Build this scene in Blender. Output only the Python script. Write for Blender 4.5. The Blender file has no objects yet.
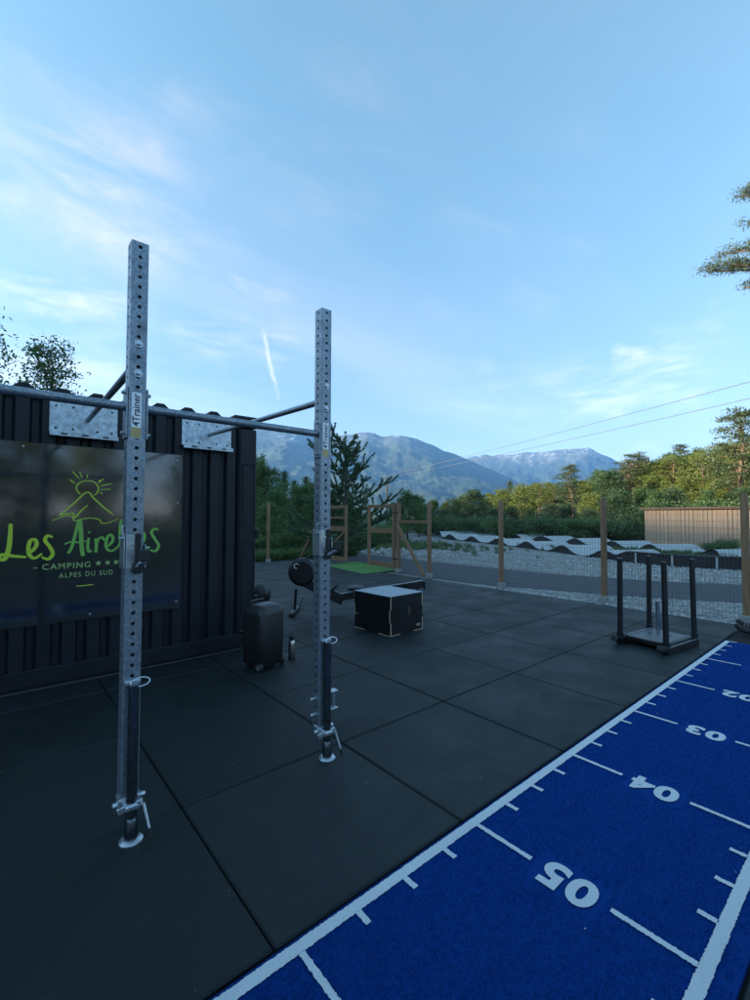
import bpy, math, random
import numpy as np
from mathutils import Vector, Matrix, noise as mnoise

# ------------------------------------------------------------------ camera, sky, sun, exposure
SC = bpy.context.scene
COL = SC.collection
R = math.radians
CAM_H, CAM_F, CAM_YAW, CAM_PITCH, CAM_ROLL = 1.534, 450.07, .8642, .03375, .0023   # yaw: left of the lane (+Y)
SUN_AZ, SUN_EL = R(150), R(13)                                                    # azimuth: left of +Y

def cam_axes():
    y, p, r = CAM_YAW, CAM_PITCH, CAM_ROLL
    f = Vector((-math.sin(y)*math.cos(p), math.cos(y)*math.cos(p), math.sin(p)))
    a = Vector((math.cos(y), math.sin(y), 0)); u = a.cross(f)
    return a*math.cos(r)+u*math.sin(r), u*math.cos(r)-a*math.sin(r), f
CR, CU, CF = cam_axes()
cam = bpy.data.cameras.new('camera'); co = bpy.data.objects.new('camera', cam); COL.objects.link(co)
cam.sensor_fit = 'HORIZONTAL'; cam.sensor_width = 36; cam.lens = 36*CAM_F/750
cam.clip_start = .05; cam.clip_end = 60000
m = Matrix((CR, CU, -CF)).transposed().to_4x4(); m.translation = (0, 0, CAM_H); co.matrix_world = m
SC.camera = co

def ray(u, v): return CR*((u-375)/CAM_F)-CU*((v-500)/CAM_F)+CF           # pixel of the photograph -> direction
def at_ground(u, v, z=0): d = ray(u, v); return d*((z-CAM_H)/d.z)+Vector((0, 0, CAM_H))
def at_x(u, v, X): d = ray(u, v); return d*(X/d.x)+Vector((0, 0, CAM_H))
def at_dist(u, D): d = ray(u, 515); k = D/math.hypot(d.x, d.y); return d.x*k, d.y*k
def z_at(u, v, D): d = ray(u, v); return CAM_H+D*d.z/math.hypot(d.x, d.y)

W = bpy.data.worlds.new('World'); SC.world = W; W.use_nodes = True
def build_world():
    nt = W.node_tree; N = nt.nodes; L = nt.links; N.clear()
    out = N.new('ShaderNodeOutputWorld'); bg = N.new('ShaderNodeBackground')
    sky = N.new('ShaderNodeTexSky'); sky.sky_type = 'NISHITA'; sky.sun_disc = False
    sky.sun_elevation = SUN_EL; sky.sun_rotation = -SUN_AZ; sky.altitude = 1000
    sky.air_density = 1.0; sky.dust_density = .25; sky.ozone_density = 1.1
    bg.inputs['Strength'].default_value = .15
    tc = N.new('ShaderNodeTexCoord')
    def vm(op, a, b=None, s=None):
        n = N.new('ShaderNodeVectorMath'); n.operation = op
        for i, x in enumerate((a, b)):
            if x is None: continue
            if isinstance(x, (tuple, list, Vector)): n.inputs[i].default_value = tuple(x)
            else: L.new(x, n.inputs[i])
        if s is not None:
            if isinstance(s, float): n.inputs['Scale'].default_value = s
            else: L.new(s, n.inputs['Scale'])
        return n.outputs['Value'] if op in ('DOT_PRODUCT', 'LENGTH') else n.outputs['Vector']
    def ma(op, a, b=0., c=0.):
        n = N.new('ShaderNodeMath'); n.operation = op
        for i, x in enumerate((a, b, c)):
            if isinstance(x, (int, float)): n.inputs[i].default_value = x
            else: L.new(x, n.inputs[i])
        return n.outputs[0]
    def mr(x, a, b, c=0., d=1., smooth=True):
        n = N.new('ShaderNodeMapRange'); n.interpolation_type = 'SMOOTHSTEP' if smooth else 'LINEAR'
        L.new(x, n.inputs[0])
        for i, q in enumerate((a, b, c, d)): n.inputs[i+1].default_value = q
        return n.outputs[0]
    D = vm('NORMALIZE', tc.outputs['Generated'])
    sep = N.new('ShaderNodeSeparateXYZ'); L.new(D, sep.inputs[0])
    zz = ma('ADD', ma('MAXIMUM', sep.outputs['Z'], 0.), .12)
    P = vm('SCALE', D, s=ma('DIVIDE', 1., zz))                 # a flat cloud layer overhead
    def tex(vec, scale, det, rough, dist=0., rot=0., sc=(1, 1, 1), loc=(0, 0, 0)):
        mp = N.new('ShaderNodeMapping'); mp.inputs['Scale'].default_value = sc
        mp.inputs['Rotation'].default_value = (0, 0, rot); mp.inputs['Location'].default_value = loc
        L.new(vec, mp.inputs[0]); n = N.new('ShaderNodeTexNoise')
        n.inputs['Scale'].default_value = scale; n.inputs['Detail'].default_value = det
        n.inputs['Roughness'].default_value = rough; n.inputs['Distortion'].default_value = dist
        L.new(mp.outputs[0], n.inputs['Vector']); return n.outputs['Fac']
    big = mr(tex(P, .55, 3, .5, .3, loc=(3.1, 1.7, 0)), .46, .70)
    streak = mr(tex(P, 1.3, 8, .62, .9, rot=.55, sc=(1, .22, 1), loc=(.3, 2.2, 0)), .44, .80)
    veil = mr(tex(P, .9, 6, .55, .6, rot=-.4, sc=(1, .35, 1), loc=(5, 0, 0)), .42, .85)
    left = mr(vm('DOT_PRODUCT', D, (-.98, .17, 0)), .15, .95)   # the veil thickens toward the low sun
    cl = ma('MULTIPLY', ma('ADD', ma('MULTIPLY', ma('MULTIPLY', streak, big), .75), ma('MULTIPLY', veil, .42)), ma('ADD', ma('MULTIPLY', left, .40), .45))
    # a short contrail and a small puff
    def mark(p0, p1, width, nz, lo, hi, amt):
        a, b = ray(*p0).normalized(), ray(*p1).normalized()
        t = (b-a).normalized(); n = a.cross(b).normalized(); mid = ((a+b)/2).normalized(); half = (b-a).length/2
        wob = ma('MULTIPLY', ma('SUBTRACT', tex(D, nz, 5, .6), .5), width*5)
        across = ma('ABSOLUTE', ma('ADD', vm('DOT_PRODUCT', D, n), wob))
        along = ma('ABSOLUTE', vm('DOT_PRODUCT', vm('SUBTRACT', D, mid), t))
        cx = N.new('ShaderNodeCombineXYZ'); L.new(ma('MULTIPLY', vm('DOT_PRODUCT', D, t), .28), cx.inputs[0]); L.new(vm('DOT_PRODUCT', D, n), cx.inputs[1]); L.new(ma('MULTIPLY', sep.outputs['Z'], .1), cx.inputs[2])
        k = ma('MULTIPLY', mr(across, width*2.2, width*.2), mr(along, half*1.1, half*.35))
        return ma('MULTIPLY', ma('MULTIPLY', k, mr(tex(cx.outputs[0], nz*2.6, 7, .62, .5), lo, hi)), amt)
    cl = ma('ADD', cl, mark((261, 322), (279, 404), .0032, 24, .34, .58, .72))
    for args in (((608, 354), (652, 350), .008, 26, .36, .62, .55), ((520, 404), (740, 362), .034, 12, .36, .72, .46), ((640, 330), (750, 318), .02, 12, .40, .75, .30), ((-60, 90), (200, 240), .085, 6, .34, .76, .55), ((150, 60), (420, 190), .09, 5, .40, .80, .22), ((20, 215), (260, 262), .035, 8, .38, .74, .34), ((380, 140), (640, 230), .08, 5, .42, .82, .16), ((40, 160), (150, 205), .035, 9, .38, .70, .35),
                 ((-40, 272), (150, 316), .022, 9, .34, .66, .60), ((100, 318), (330, 352), .030, 9, .36, .72, .42), ((215, 262), (300, 310), .022, 10, .38, .72, .40), ((-40, 330), (160, 345), .05, 7, .35, .75, .40), ((500, 250), (600, 290), .04, 7, .42, .80, .16), ((560, 60), (640, 20), .03, 8, .42, .80, .16), ((400, 385), (560, 392), .03, 8, .40, .75, .25)):
        cl = ma('ADD', cl, mark(*args))
    fac = ma('MINIMUM', cl, .85)
    tint = N.new('ShaderNodeMix'); tint.data_type = 'RGBA'; L.new(mr(sep.outputs['Z'], 0., .85), tint.inputs[0])
    tint.inputs[6].default_value = (.60, .575, .605, 1); tint.inputs[7].default_value = (.88, 1.08, .93, 1)
    br = vm('MULTIPLY', sky.outputs['Color'], tint.outputs[2])
    lum = N.new('ShaderNodeRGBToBW'); L.new(sky.outputs['Color'], lum.inputs[0])
    white = vm('SCALE', (1.04, 1.05, 1.12), s=ma('ADD', ma('MULTIPLY', lum.outputs[0], .9), .72))
    mx = N.new('ShaderNodeMix'); mx.data_type = 'RGBA'
    L.new(fac, mx.inputs[0]); L.new(br, mx.inputs[6]); L.new(white, mx.inputs[7])
    L.new(mx.outputs[2], bg.inputs['Color']); L.new(bg.outputs[0], out.inputs['Surface'])
build_world()

sl = bpy.data.lights.new('sun', 'SUN'); so = bpy.data.objects.new('sun', sl); COL.objects.link(so)
sl.energy = 5.0; sl.angle = R(.5); sl.color = (1, .90, .70)
so.rotation_euler = Vector((math.sin(SUN_AZ)*math.cos(SUN_EL), -math.cos(SUN_AZ)*math.cos(SUN_EL), -math.sin(SUN_EL))).to_track_quat('-Z', 'Y').to_euler()
vs = SC.view_settings; vs.view_transform = 'Standard'; vs.look = 'None'; vs.gamma = 1; vs.use_curve_mapping = False
vs.exposure = 1.66
SC.cycles.max_bounces = 8; SC.cycles.transparent_max_bounces = 8; SC.cycles.volume_bounces = 1
SC.cycles.use_denoising = True
SC.cycles.sample_clamp_indirect = 6

# ------------------------------------------------------------------ helpers
class MB:
    def __init__(s): s.v = []; s.f = []
    def add(s, vs_, fs, M=None):
        o = len(s.v)
        s.v += [tuple(M @ Vector(v)) if M is not None else tuple(v) for v in vs_]
        s.f += [tuple(i+o for i in f) for f in fs]
        return s
    def box(s, c, d, ch=0, M=None):
        hx, hy, hz = (q/2 for q in d); c = Vector(c)
        if ch <= 0:
            v = [c+Vector((x*hx, y*hy, z*hz)) for x in (-1, 1) for y in (-1, 1) for z in (-1, 1)]
            return s.add(v, [(0, 1, 3, 2), (4, 6, 7, 5), (0, 4, 5, 1), (2, 3, 7, 6), (0, 2, 6, 4), (1, 5, 7, 3)], M)
        v = []; idx = {}
        for x in (-1, 1):
            for y in (-1, 1):
                for z in (-1, 1):
                    for a in range(3):
                        q = [x*(hx-ch), y*(hy-ch), z*(hz-ch)]; q[a] = (x*hx, y*hy, z*hz)[a]
                        idx[x, y, z, a] = len(v); v.append(c+Vector(q))
        f = []
        for a in range(3):
            b, d_ = (a+1) % 3, (a+2) % 3
            for sg in (-1, 1):
                q = []
                for sb, sd in ((-1, -1), (1, -1), (1, 1), (-1, 1)):
                    k = [0, 0, 0]; k[a] = sg; k[b] = sb; k[d_] = sd; q.append(idx[k[0], k[1], k[2], a])
                f.append(tuple(q))
            for sb in (-1, 1):
                for sd in (-1, 1):
                    k0 = [0, 0, 0]; k0[a] = -1; k0[b] = sb; k0[d_] = sd; k1 = list(k0); k1[a] = 1
                    f.append((idx[(*k0, b)], idx[(*k1, b)], idx[(*k1, d_)], idx[(*k0, d_)]))
        for x in (-1, 1):
            for y in (-1, 1):
                for z in (-1, 1): f.append(tuple(idx[x, y, z, a] for a in range(3)))
        return s.add(v, f, M)
    def beam(s, p0, p1, w, h, ch=0, up=(0, 0, 1)):
        p0, p1 = Vector(p0), Vector(p1); x = (p1-p0); l = x.length; x.normalize()
        y = Vector(up).cross(x)
        if y.length < 1e-4: y = Vector((0, 1, 0)).cross(x)
        y.normalize(); z = x.cross(y)
        M = Matrix((x, y, z)).transposed().to_4x4(); M.translation = (p0+p1)/2
        return s.box((0, 0, 0), (l, w, h), ch, M)
    def tube(s, pts, r, n=10, caps=True):
        pts = [Vector(p) for p in pts]; k = len(pts)
        rs = r if isinstance(r, (list, tuple)) else [r]*k
        ref = None; vv = []
        for i in range(k):
            t = (pts[min(i+1, k-1)]-pts[max(i-1, 0)]).normalized()
            if ref is None:
                ref = t.cross(Vector((0, 0, 1)) if abs(t.z) < .9 else Vector((1, 0, 0))).normalized()
            ref = (ref-t*ref.dot(t)).normalized(); b = t.cross(ref)
            vv += [pts[i]+(ref*math.cos(2*math.pi*j/n)+b*math.sin(2*math.pi*j/n))*rs[i] for j in range(n)]
        ff = [(i*n+j, i*n+(j+1) % n, (i+1)*n+(j+1) % n, (i+1)*n+j) for i in range(k-1) for j in range(n)]
        if caps: ff += [tuple(range(n)), tuple(range((k-1)*n, k*n))]
        return s.add(vv, ff)
    def lathe(s, prof, c=(0, 0, 0), n=20, M=None):
        c = Vector(c); k = len(prof)
        vv = [c+Vector((r*math.cos(2*math.pi*j/n), r*math.sin(2*math.pi*j/n), z)) for r, z in prof for j in range(n)]
        ff = [(i*n+j, i*n+(j+1) % n, (i+1)*n+(j+1) % n, (i+1)*n+j) for i in range(k-1) for j in range(n)]
        ff += [tuple(range(n)), tuple(range((k-1)*n, k*n))]
        return s.add(vv, ff, M)
    def poly(s, pts): return s.add(pts, [tuple(range(len(pts)))])
    def prism(s, pts, z0, z1):
        n = len(pts)
        return s.add([(x, y, z0) for x, y in pts]+[(x, y, z1) for x, y in pts],
                     [tuple(range(n)), tuple(range(n, 2*n))]+[(i, (i+1) % n, n+(i+1) % n, n+i) for i in range(n)])
    def mesh(s, name, mat, smooth=False):
        me = bpy.data.meshes.new(name); me.from_pydata(s.v, [], s.f); me.update()
        if mat: me.materials.append(mat)
        if smooth: me.shade_smooth(); me.set_sharp_from_angle(angle=R(38))
        return me
    def build(s, name, mat, parent=None, smooth=False, kind=None):
        return link(name, s.mesh(name, mat, smooth), parent, kind)
def link(name, me, parent=None, kind=None):
    o = bpy.data.objects.new(name, me); COL.objects.link(o)
    if parent is not None: o.parent = parent
    if kind: o['kind'] = kind
    return o
def tag(o, label, cat, group=None):
    o['label'] = label; o['category'] = cat
    if group: o['group'] = group
    return o
def thing(name, label, cat, loc=(0, 0, 0), rz=0, group=None):
    o = bpy.data.objects.new(name, None); COL.objects.link(o); o.location = loc; o.rotation_euler = (0, 0, rz)
    o.empty_display_size = .1
    return tag(o, label, cat, group)
def copy_thing(o, loc=None, rz=None, scale=None, label=None):
    def cp(a, par):
        c = a.copy(); COL.objects.link(c); c.parent = par
        for ch in [x for x in bpy.data.objects if x.parent == a]: cp(ch, c)
        return c
    c = cp(o, None)
    if loc is not None: c.location = loc
    if rz is not None: c.rotation_euler = (0, 0, rz)
    if scale is not None: c.scale = scale if isinstance(scale, tuple) else (scale,)*3
    if label: c['label'] = label
    return c
def np_mesh(name, V, F, mat):
    me = bpy.data.meshes.new(name); V = np.asarray(V, np.float32); F = np.asarray(F, np.int32)
    k = F.shape[1]
    me.vertices.add(len(V)); me.vertices.foreach_set('co', V.ravel())
    me.loops.add(F.size); me.loops.foreach_set('vertex_index', F.ravel())
    me.polygons.add(len(F)); me.polygons.foreach_set('loop_start', np.arange(0, F.size, k, dtype=np.int32))
    me.update(calc_edges=True); me.materials.append(mat); return me

# ------------------------------------------------------------------ materials
class NM:
    def __init__(s, name):
        s.m = bpy.data.materials.new(name); s.m.use_nodes = True; s.t = s.m.node_tree
        s.N, s.L = s.t.nodes, s.t.links; s.b = s.N['Principled BSDF']; s.tc = s.N.new('ShaderNodeTexCoord'); s.geo = s.N.new('ShaderNodeNewGeometry')
    def put(s, sock, x):
        if hasattr(x, 'links') or hasattr(x, 'is_linked'): s.L.new(x, sock)
        else: sock.default_value = x
    def noise(s, scale, det=4, rough=.55, dist=0, sc=(1, 1, 1), co='Object'):
        mp = s.N.new('ShaderNodeMapping'); mp.inputs['Scale'].default_value = sc
        s.L.new(s.geo.outputs['Position'] if co == 'World' else s.tc.outputs[co], mp.inputs[0]); n = s.N.new('ShaderNodeTexNoise')
        for k, v in (('Scale', scale), ('Detail', det), ('Roughness', rough), ('Distortion', dist)): n.inputs[k].default_value = v
        s.L.new(mp.outputs[0], n.inputs['Vector']); return n.outputs['Fac']
    def voro(s, scale, sc=(1, 1, 1), co='Object', out='Distance', feature='F1'):
        mp = s.N.new('ShaderNodeMapping'); mp.inputs['Scale'].default_value = sc
        s.L.new(s.tc.outputs[co], mp.inputs[0]); n = s.N.new('ShaderNodeTexVoronoi'); n.feature = feature
        n.inputs['Scale'].default_value = scale; s.L.new(mp.outputs[0], n.inputs['Vector']); return n.outputs[out]
    def ramp(s, x, stops):
        n = s.N.new('ShaderNodeValToRGB'); e = n.color_ramp.elements
        while len(e) < len(stops): e.new(.5)
        for q, (p, c) in zip(e, stops): q.position = p; q.color = (*c, 1) if len(c) == 3 else c
        s.L.new(x, n.inputs[0]); return n.outputs['Color']
    def mix(s, f, a, b, mode='MIX'):
        n = s.N.new('ShaderNodeMix'); n.data_type = 'RGBA'; n.blend_type = mode
        s.put(n.inputs[0], f)
        for i, x in ((6, a), (7, b)):
            if isinstance(x, tuple): n.inputs[i].default_value = (*x, 1)
            else: s.L.new(x, n.inputs[i])
        return n.outputs[2]
    def rng(s, x, a, b, c, d):
        n = s.N.new('ShaderNodeMapRange'); s.L.new(x, n.inputs[0])
        for i, q in enumerate((a, b, c, d)): n.inputs[i+1].default_value = q
        return n.outputs[0]
    def bump(s, x, strength, dist=.01, prev=None):
        n = s.N.new('ShaderNodeBump'); n.inputs['Strength'].default_value = strength; n.inputs['Distance'].default_value = dist
        s.L.new(x, n.inputs['Height'])
        if prev is not None: s.L.new(prev, n.inputs['Normal'])
        return n.outputs[0]
    def objrand(s):
        n = s.N.new('ShaderNodeObjectInfo'); return n.outputs['Random']
    def fin(s, col=None, rough=None, metal=None, normal=None, spec=None):
        for k, x in (('Base Color', col), ('Roughness', rough), ('Metallic', metal), ('Normal', normal), ('Specular IOR Level', spec)):
            if x is None: continue
            if isinstance(x, tuple): x = (*x, 1)
            s.put(s.b.inputs[k], x)
        return s.m

def m_plain(name, c, rough=.5, metal=0, var=.15, scale=30, bump=.0):
    q = NM(name); n = q.noise(scale, 4, .6)
    col = q.ramp(n, [(.3, tuple(x*(1-var) for x in c)), (.7, tuple(min(1, x*(1+var)) for x in c))])
    return q.fin(col, q.rng(n, .3, .7, max(.03, rough-.06), min(1, rough+.06)), metal, q.bump(n, bump, .004) if bump else None)
def m_rubber():
    q = NM('rubber'); w = 'World'; fine = q.noise(330, 3, .7, co=w); mid = q.noise(1.7, 6, .62, .3, co=w); spk = q.noise(170, 2, .5, co=w)
    c = q.ramp(mid, [(.28, (.0028, .0070, .0078)), (.72, (.0062, .0125, .0138))])
    tint = q.mix(q.rng(q.objrand(), 0, 1, 0, .75), c, (.0105, .0175, .0195))
    c2 = q.mix(q.rng(spk, .58, .68, 0, .55), tint, (.022, .032, .035))
    scuff = q.rng(q.noise(5, 11, .80, 1.8, co=w), .54, .74, 0, .5)
    c3 = q.mix(scuff, c2, (.020, .027, .029))
    dust = q.rng(q.noise(38, 7, .82, .6, co=w), .60, .74, 0, .5); c3 = q.mix(dust, c3, (.030, .037, .039))
    return q.fin(c3, q.rng(mid, .3, .7, .48, .74), 0, q.bump(fine, .6, .004, q.bump(mid, .12, .03)), .34)
def m_turf(name, dark, light, wht=False):
    q = NM(name); f = q.noise(330, 4, .8, sc=(1, .55, 1)); g = q.noise(150, 4, .7); b = q.noise(2.6, 6, .65, .6, (1, .5, 1))
    c = q.ramp(f, [(.30, dark), (.68, light)])
    c = q.mix(q.rng(g, .35, .7, 0, .35 if not wht else .2), c, tuple(x*.45 for x in dark))
    c = q.mix(q.rng(b, .35, .7, 0, .55 if not wht else .25), c, tuple(x*.55 for x in light))
    return q.fin(c, .95, 0, q.bump(f, .9, .006, q.bump(g, .5, .01)), .06)
def m_zinc():
    q = NM('galvanised_steel'); v = q.voro(130, out='Color'); n = q.noise(12, 7, .7)
    bw = q.N.new('ShaderNodeRGBToBW'); q.L.new(v, bw.inputs[0])
    c = q.mix(q.rng(bw.outputs[0], .2, .8, 0, .6), (.19, .225, .26), (.40, .45, .50))
    c = q.mix(q.rng(n, .50, .72, 0, .55), c, (.12, .135, .155))
    return q.fin(c, q.rng(n, .3, .7, .36, .55), .75, q.bump(n, .08, .003))
def m_wood(name, dark, light, axis='z', rough=.75):
    q = NM(name); sc = {'z': (1, 1, .06), 'x': (.06, 1, 1), 'y': (1, .06, 1)}[axis]
    n = q.noise(46, 8, .65, .8, sc); b = q.noise(5, 3, .5, sc=sc)
    c = q.ramp(n, [(.25, dark), (.75, light)])
    c = q.mix(q.rng(q.objrand(), 0, 1, 0, .45), c, tuple(x*.62 for x in light))
    c = q.mix(q.rng(b, .45, .75, 0, .4), c, tuple(x*.8 for x in dark))
    return q.fin(c, rough, 0, q.bump(n, .5, .004))
def m_gravel():
    q = NM('gravel'); v = q.voro(30, out='Color'); d = q.voro(30); n = q.noise(.6, 6, .6); g = q.noise(1.4, 7, .7, .6)
    bw = q.N.new('ShaderNodeRGBToBW'); q.L.new(v, bw.inputs[0])
    c = q.ramp(bw.outputs[0], [(.1, (.18, .18, .17)), (.5, (.38, .375, .355)), (.9, (.60, .59, .56))])
    c = q.mix(q.rng(d, .3, .7, 0, .7), c, (.09, .09, .085))
    c = q.mix(q.rng(n, .35, .7, 0, .3), c, (.24, .24, .22))
    c = q.mix(q.rng(g, .60, .72, 0, .6), c, (.09, .12, .05))
    return q.fin(c, .9, 0, q.bump(d, 1, .03))
def m_leaf(name, dark, mid, light, tr=.35, scale=1.3, warm=None):
    q = NM(name); n = q.noise(scale, 4, .6); f = q.noise(scale*9, 2, .6)
    c = q.ramp(n, [(.28, dark), (.5, mid), (.74, light)])
    c = q.mix(q.rng(f, .4, .7, 0, .4), c, tuple(x*1.25 for x in light))
    c = q.mix(q.rng(q.objrand(), 0, 1, 0, .45), c, warm or tuple(x*.7 for x in mid))
    q.N.remove(q.b); d = q.N.new('ShaderNodeBsdfDiffuse'); t = q.N.new('ShaderNodeBsdfTranslucent'); x = q.N.new('ShaderNodeMixShader')
    g = q.N.new('ShaderNodeBsdfGlossy'); g.inputs['Roughness'].default_value = .55; y = q.N.new('ShaderNodeMixShader'); y.inputs[0].default_value = .04
    x.inputs[0].default_value = tr; q.L.new(c, d.inputs[0]); q.L.new(c, t.inputs[0])
    q.L.new(d.outputs[0], x.inputs[1]); q.L.new(t.outputs[0], x.inputs[2])
    q.L.new(x.outputs[0], y.inputs[1]); q.L.new(g.outputs[0], y.inputs[2])
    q.L.new(y.outputs[0], q.N['Material Output'].inputs[0]); return q.m

M = dict(
    rubber=m_rubber(), under=m_plain('underlay', (.008, .009, .010), .95),
    blue=m_turf('blue_turf', (.0015, .032, .165), (.005, .076, .38)), white=m_turf('white_turf', (.62, .66, .68), (.88, .91, .92), True),
    green=m_turf('green_turf', (.09, .19, .06), (.17, .32, .11)),
    zinc=m_zinc(), zincplate=m_plain('galvanised_plate', (.50, .56, .60), .45, .55, .38, 22), bolt=m_plain('bolt_steel', (.50, .54, .57), .34, .85), darktube=m_plain('dark_steel_tube', (.10, .115, .13), .24, .9),
    black=m_plain('black_plastic', (.012, .012, .013), .42, 0, .3), blackpaint=m_plain('black_paint', (.010, .010, .011), .36, 0, .3, 12),
    rubberpad=m_plain('rubber_pad', (.015, .015, .016), .6), concrete=m_plain('concrete', (.26, .255, .24), .9, 0, .2, 20, .3),
    steelplate=m_plain('grey_plate', (.11, .115, .12), .5, .2, .25, 14), chrome=m_plain('chrome', (.62, .64, .66), .18, 1, .05),
    wood=m_wood('larch_wood', (.15, .078, .036), (.34, .19, .10)), woodx=m_wood('larch_wood_x', (.13, .065, .028), (.28, .15, .07), 'x'),
    pale=m_wood('pale_boards', (.40, .26, .16), (.58, .41, .28)), roofw=m_wood('roof_edge', (.12, .07, .04), (.24, .15, .09), 'x'),
    ply=m_plain('plywood_edge', (.50, .38, .24), .6), plytop=m_plain('grey_grip_top', (.30, .34, .37), .55, 0, .12, 60),
    asphalt=m_plain('asphalt', (.055, .057, .062), .88, 0, .3, 60, .4), gravel=m_gravel(),
    deck=m_plain('pump_deck', (.40, .41, .40), .85, 0, .15, 6), skirt=m_plain('skirt', (.016, .017, .018), .7),
    bark=m_wood('bark', (.045, .036, .028), (.12, .098, .078)), pinebark=m_wood('pine_bark', (.13, .075, .045), (.28, .17, .105)),
    grass=None, sticker=m_plain('sticker_white', (.88, .89, .90), .4, 0, .03), orange=m_plain('sticker_gold', (.52, .36, .14), .45),
    ink=m_plain('ink', (.02, .022, .025), .5), lime=m_plain('lime_print', (.48, .62, .035), .5, 0, .05), leafgreen=m_plain('green_print', (.20, .44, .07), .5, 0, .05),
    pale_print=m_plain('pale_green_print', (.36, .47, .17), .5, 0, .05),
    wire=m_plain('wire', (.10, .105, .11), .5, .5), cable=m_plain('cable', (.15, .16, .17), .6), stone=None,
    steel=m_plain('brushed_steel', (.60, .52, .45), .28, 1, .06), hazel=None)
def m_container():
    q = NM('container_paint'); n = q.noise(4, 6, .6); r = q.noise(30, 5, .7)
    c = q.ramp(n, [(.3, (.0045, .0068, .0105)), (.7, (.0085, .0120, .0180))])
    st = q.noise(9, 6, .7, .2, (1, 1, .08)); c = q.mix(q.rng(st, .55, .78, 0, .5), c, (.018, .022, .027))
    c = q.mix(q.rng(r, .70, .80, 0, .4), c, (.035, .030, .026))
    return q.fin(c, q.rng(n, .3, .7, .40, .56), 0, q.bump(r, .06, .003, q.bump(n, .15, .02)), .35)
M['cont'] = m_container()
def m_panel():
    q = NM('sign_panel'); n = q.noise(2.2, 6, .6); s = q.noise(14, 7, .7, .6)
    c = q.ramp(n, [(.3, (.010, .012, .014)), (.7, (.016, .019, .022))])
    return q.fin(c, q.rng(s, .35, .7, .05, .12), 0, q.bump(n, .025, .02), 1.0)
M['panel'] = m_panel(); M['panel'].node_tree.nodes['Principled BSDF'].inputs['IOR'].default_value = 1.68
def m_grass():
    q = NM('grass'); n = q.noise(.9, 6, .65); f = q.noise(22, 4, .7)
    c = q.ramp(n, [(.3, (.030, .050, .016)), (.6, (.060, .085, .030)), (.8, (.12, .12, .05))])
    return q.fin(q.mix(q.rng(f, .4, .7, 0, .5), c, (.025, .038, .012)), .95, 0, q.bump(f, .8, .05))
M['grass'] = m_grass()
def m_stone():
    q = NM('stone'); n = q.noise(5, 4, .6)
    v = q.voro(22, out='Color'); bw = q.N.new('ShaderNodeRGBToBW'); q.L.new(v, bw.inputs[0])
    c = q.ramp(bw.outputs[0], [(.1, (.24, .24, .23)), (.5, (.37, .365, .35)), (.9, (.53, .52, .505))])
    return q.fin(q.mix(q.rng(n, .4, .7, 0, .35), c, (.28, .28, .26)), .9)
M['stone'] = m_stone()
def m_mountain():
    q = NM('mountain'); sp = q.N.new('ShaderNodeSeparateXYZ'); q.L.new(q.tc.outputs['Object'], sp.inputs[0])
    n = q.noise(.0016, 8, .65, .4); n2 = q.noise(.006, 7, .7, .8, (1, 1, .35)); n3 = q.noise(.0009, 6, .6)
    h = q.N.new('ShaderNodeMath'); h.operation = 'MULTIPLY_ADD'; q.L.new(n, h.inputs[0]); h.inputs[1].default_value = 900.; q.L.new(sp.outputs['Z'], h.inputs[2])
    forest = q.ramp(n2, [(.3, (.022, .038, .018)), (.7, (.055, .080, .032))])
    field = q.mix(q.rng(n3, .52, .60, 0, .5), forest, (.075, .10, .045))
    low = q.mix(q.rng(sp.outputs['Z'], 40, 330, 0, 1), field, forest)
    rock = q.ramp(n2, [(.36, (.07, .078, .070)), (.54, (.17, .165, .155)), (.63, (.58, .57, .57))])
    c = q.mix(q.rng(h.outputs[0], 1420, 1850, 0, 1), low, rock)
    return q.fin(c, .95, 0, q.bump(n2, .5, 50))
M['mountain'] = m_mountain()
LEAF = dict(
    dark=m_leaf('leaf_dark', (.042, .078, .032), (.072, .13, .048), (.11, .175, .064), .42),
    mid=m_leaf('leaf_mid', (.058, .105, .035), (.10, .17, .052), (.15, .23, .07), .45),
    gold=m_leaf('leaf_gold', (.10, .125, .028), (.18, .22, .045), (.27, .30, .06)),
    brown=m_leaf('leaf_brown', (.060, .045, .022), (.11, .078, .038), (.17, .12, .055)),
    pine=m_leaf('needle_pine', (.045, .070, .028), (.075, .110, .042), (.12, .15, .055), .25),
    lit=m_leaf('needle_lit', (.05, .080, .028), (.09, .125, .042), (.15, .175, .06), .25),  # pine needles again, lightened in colour to look sunlit
    fir=m_leaf('needle_fir', (.055, .098, .052), (.088, .148, .075), (.13, .20, .10), .4))

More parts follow.
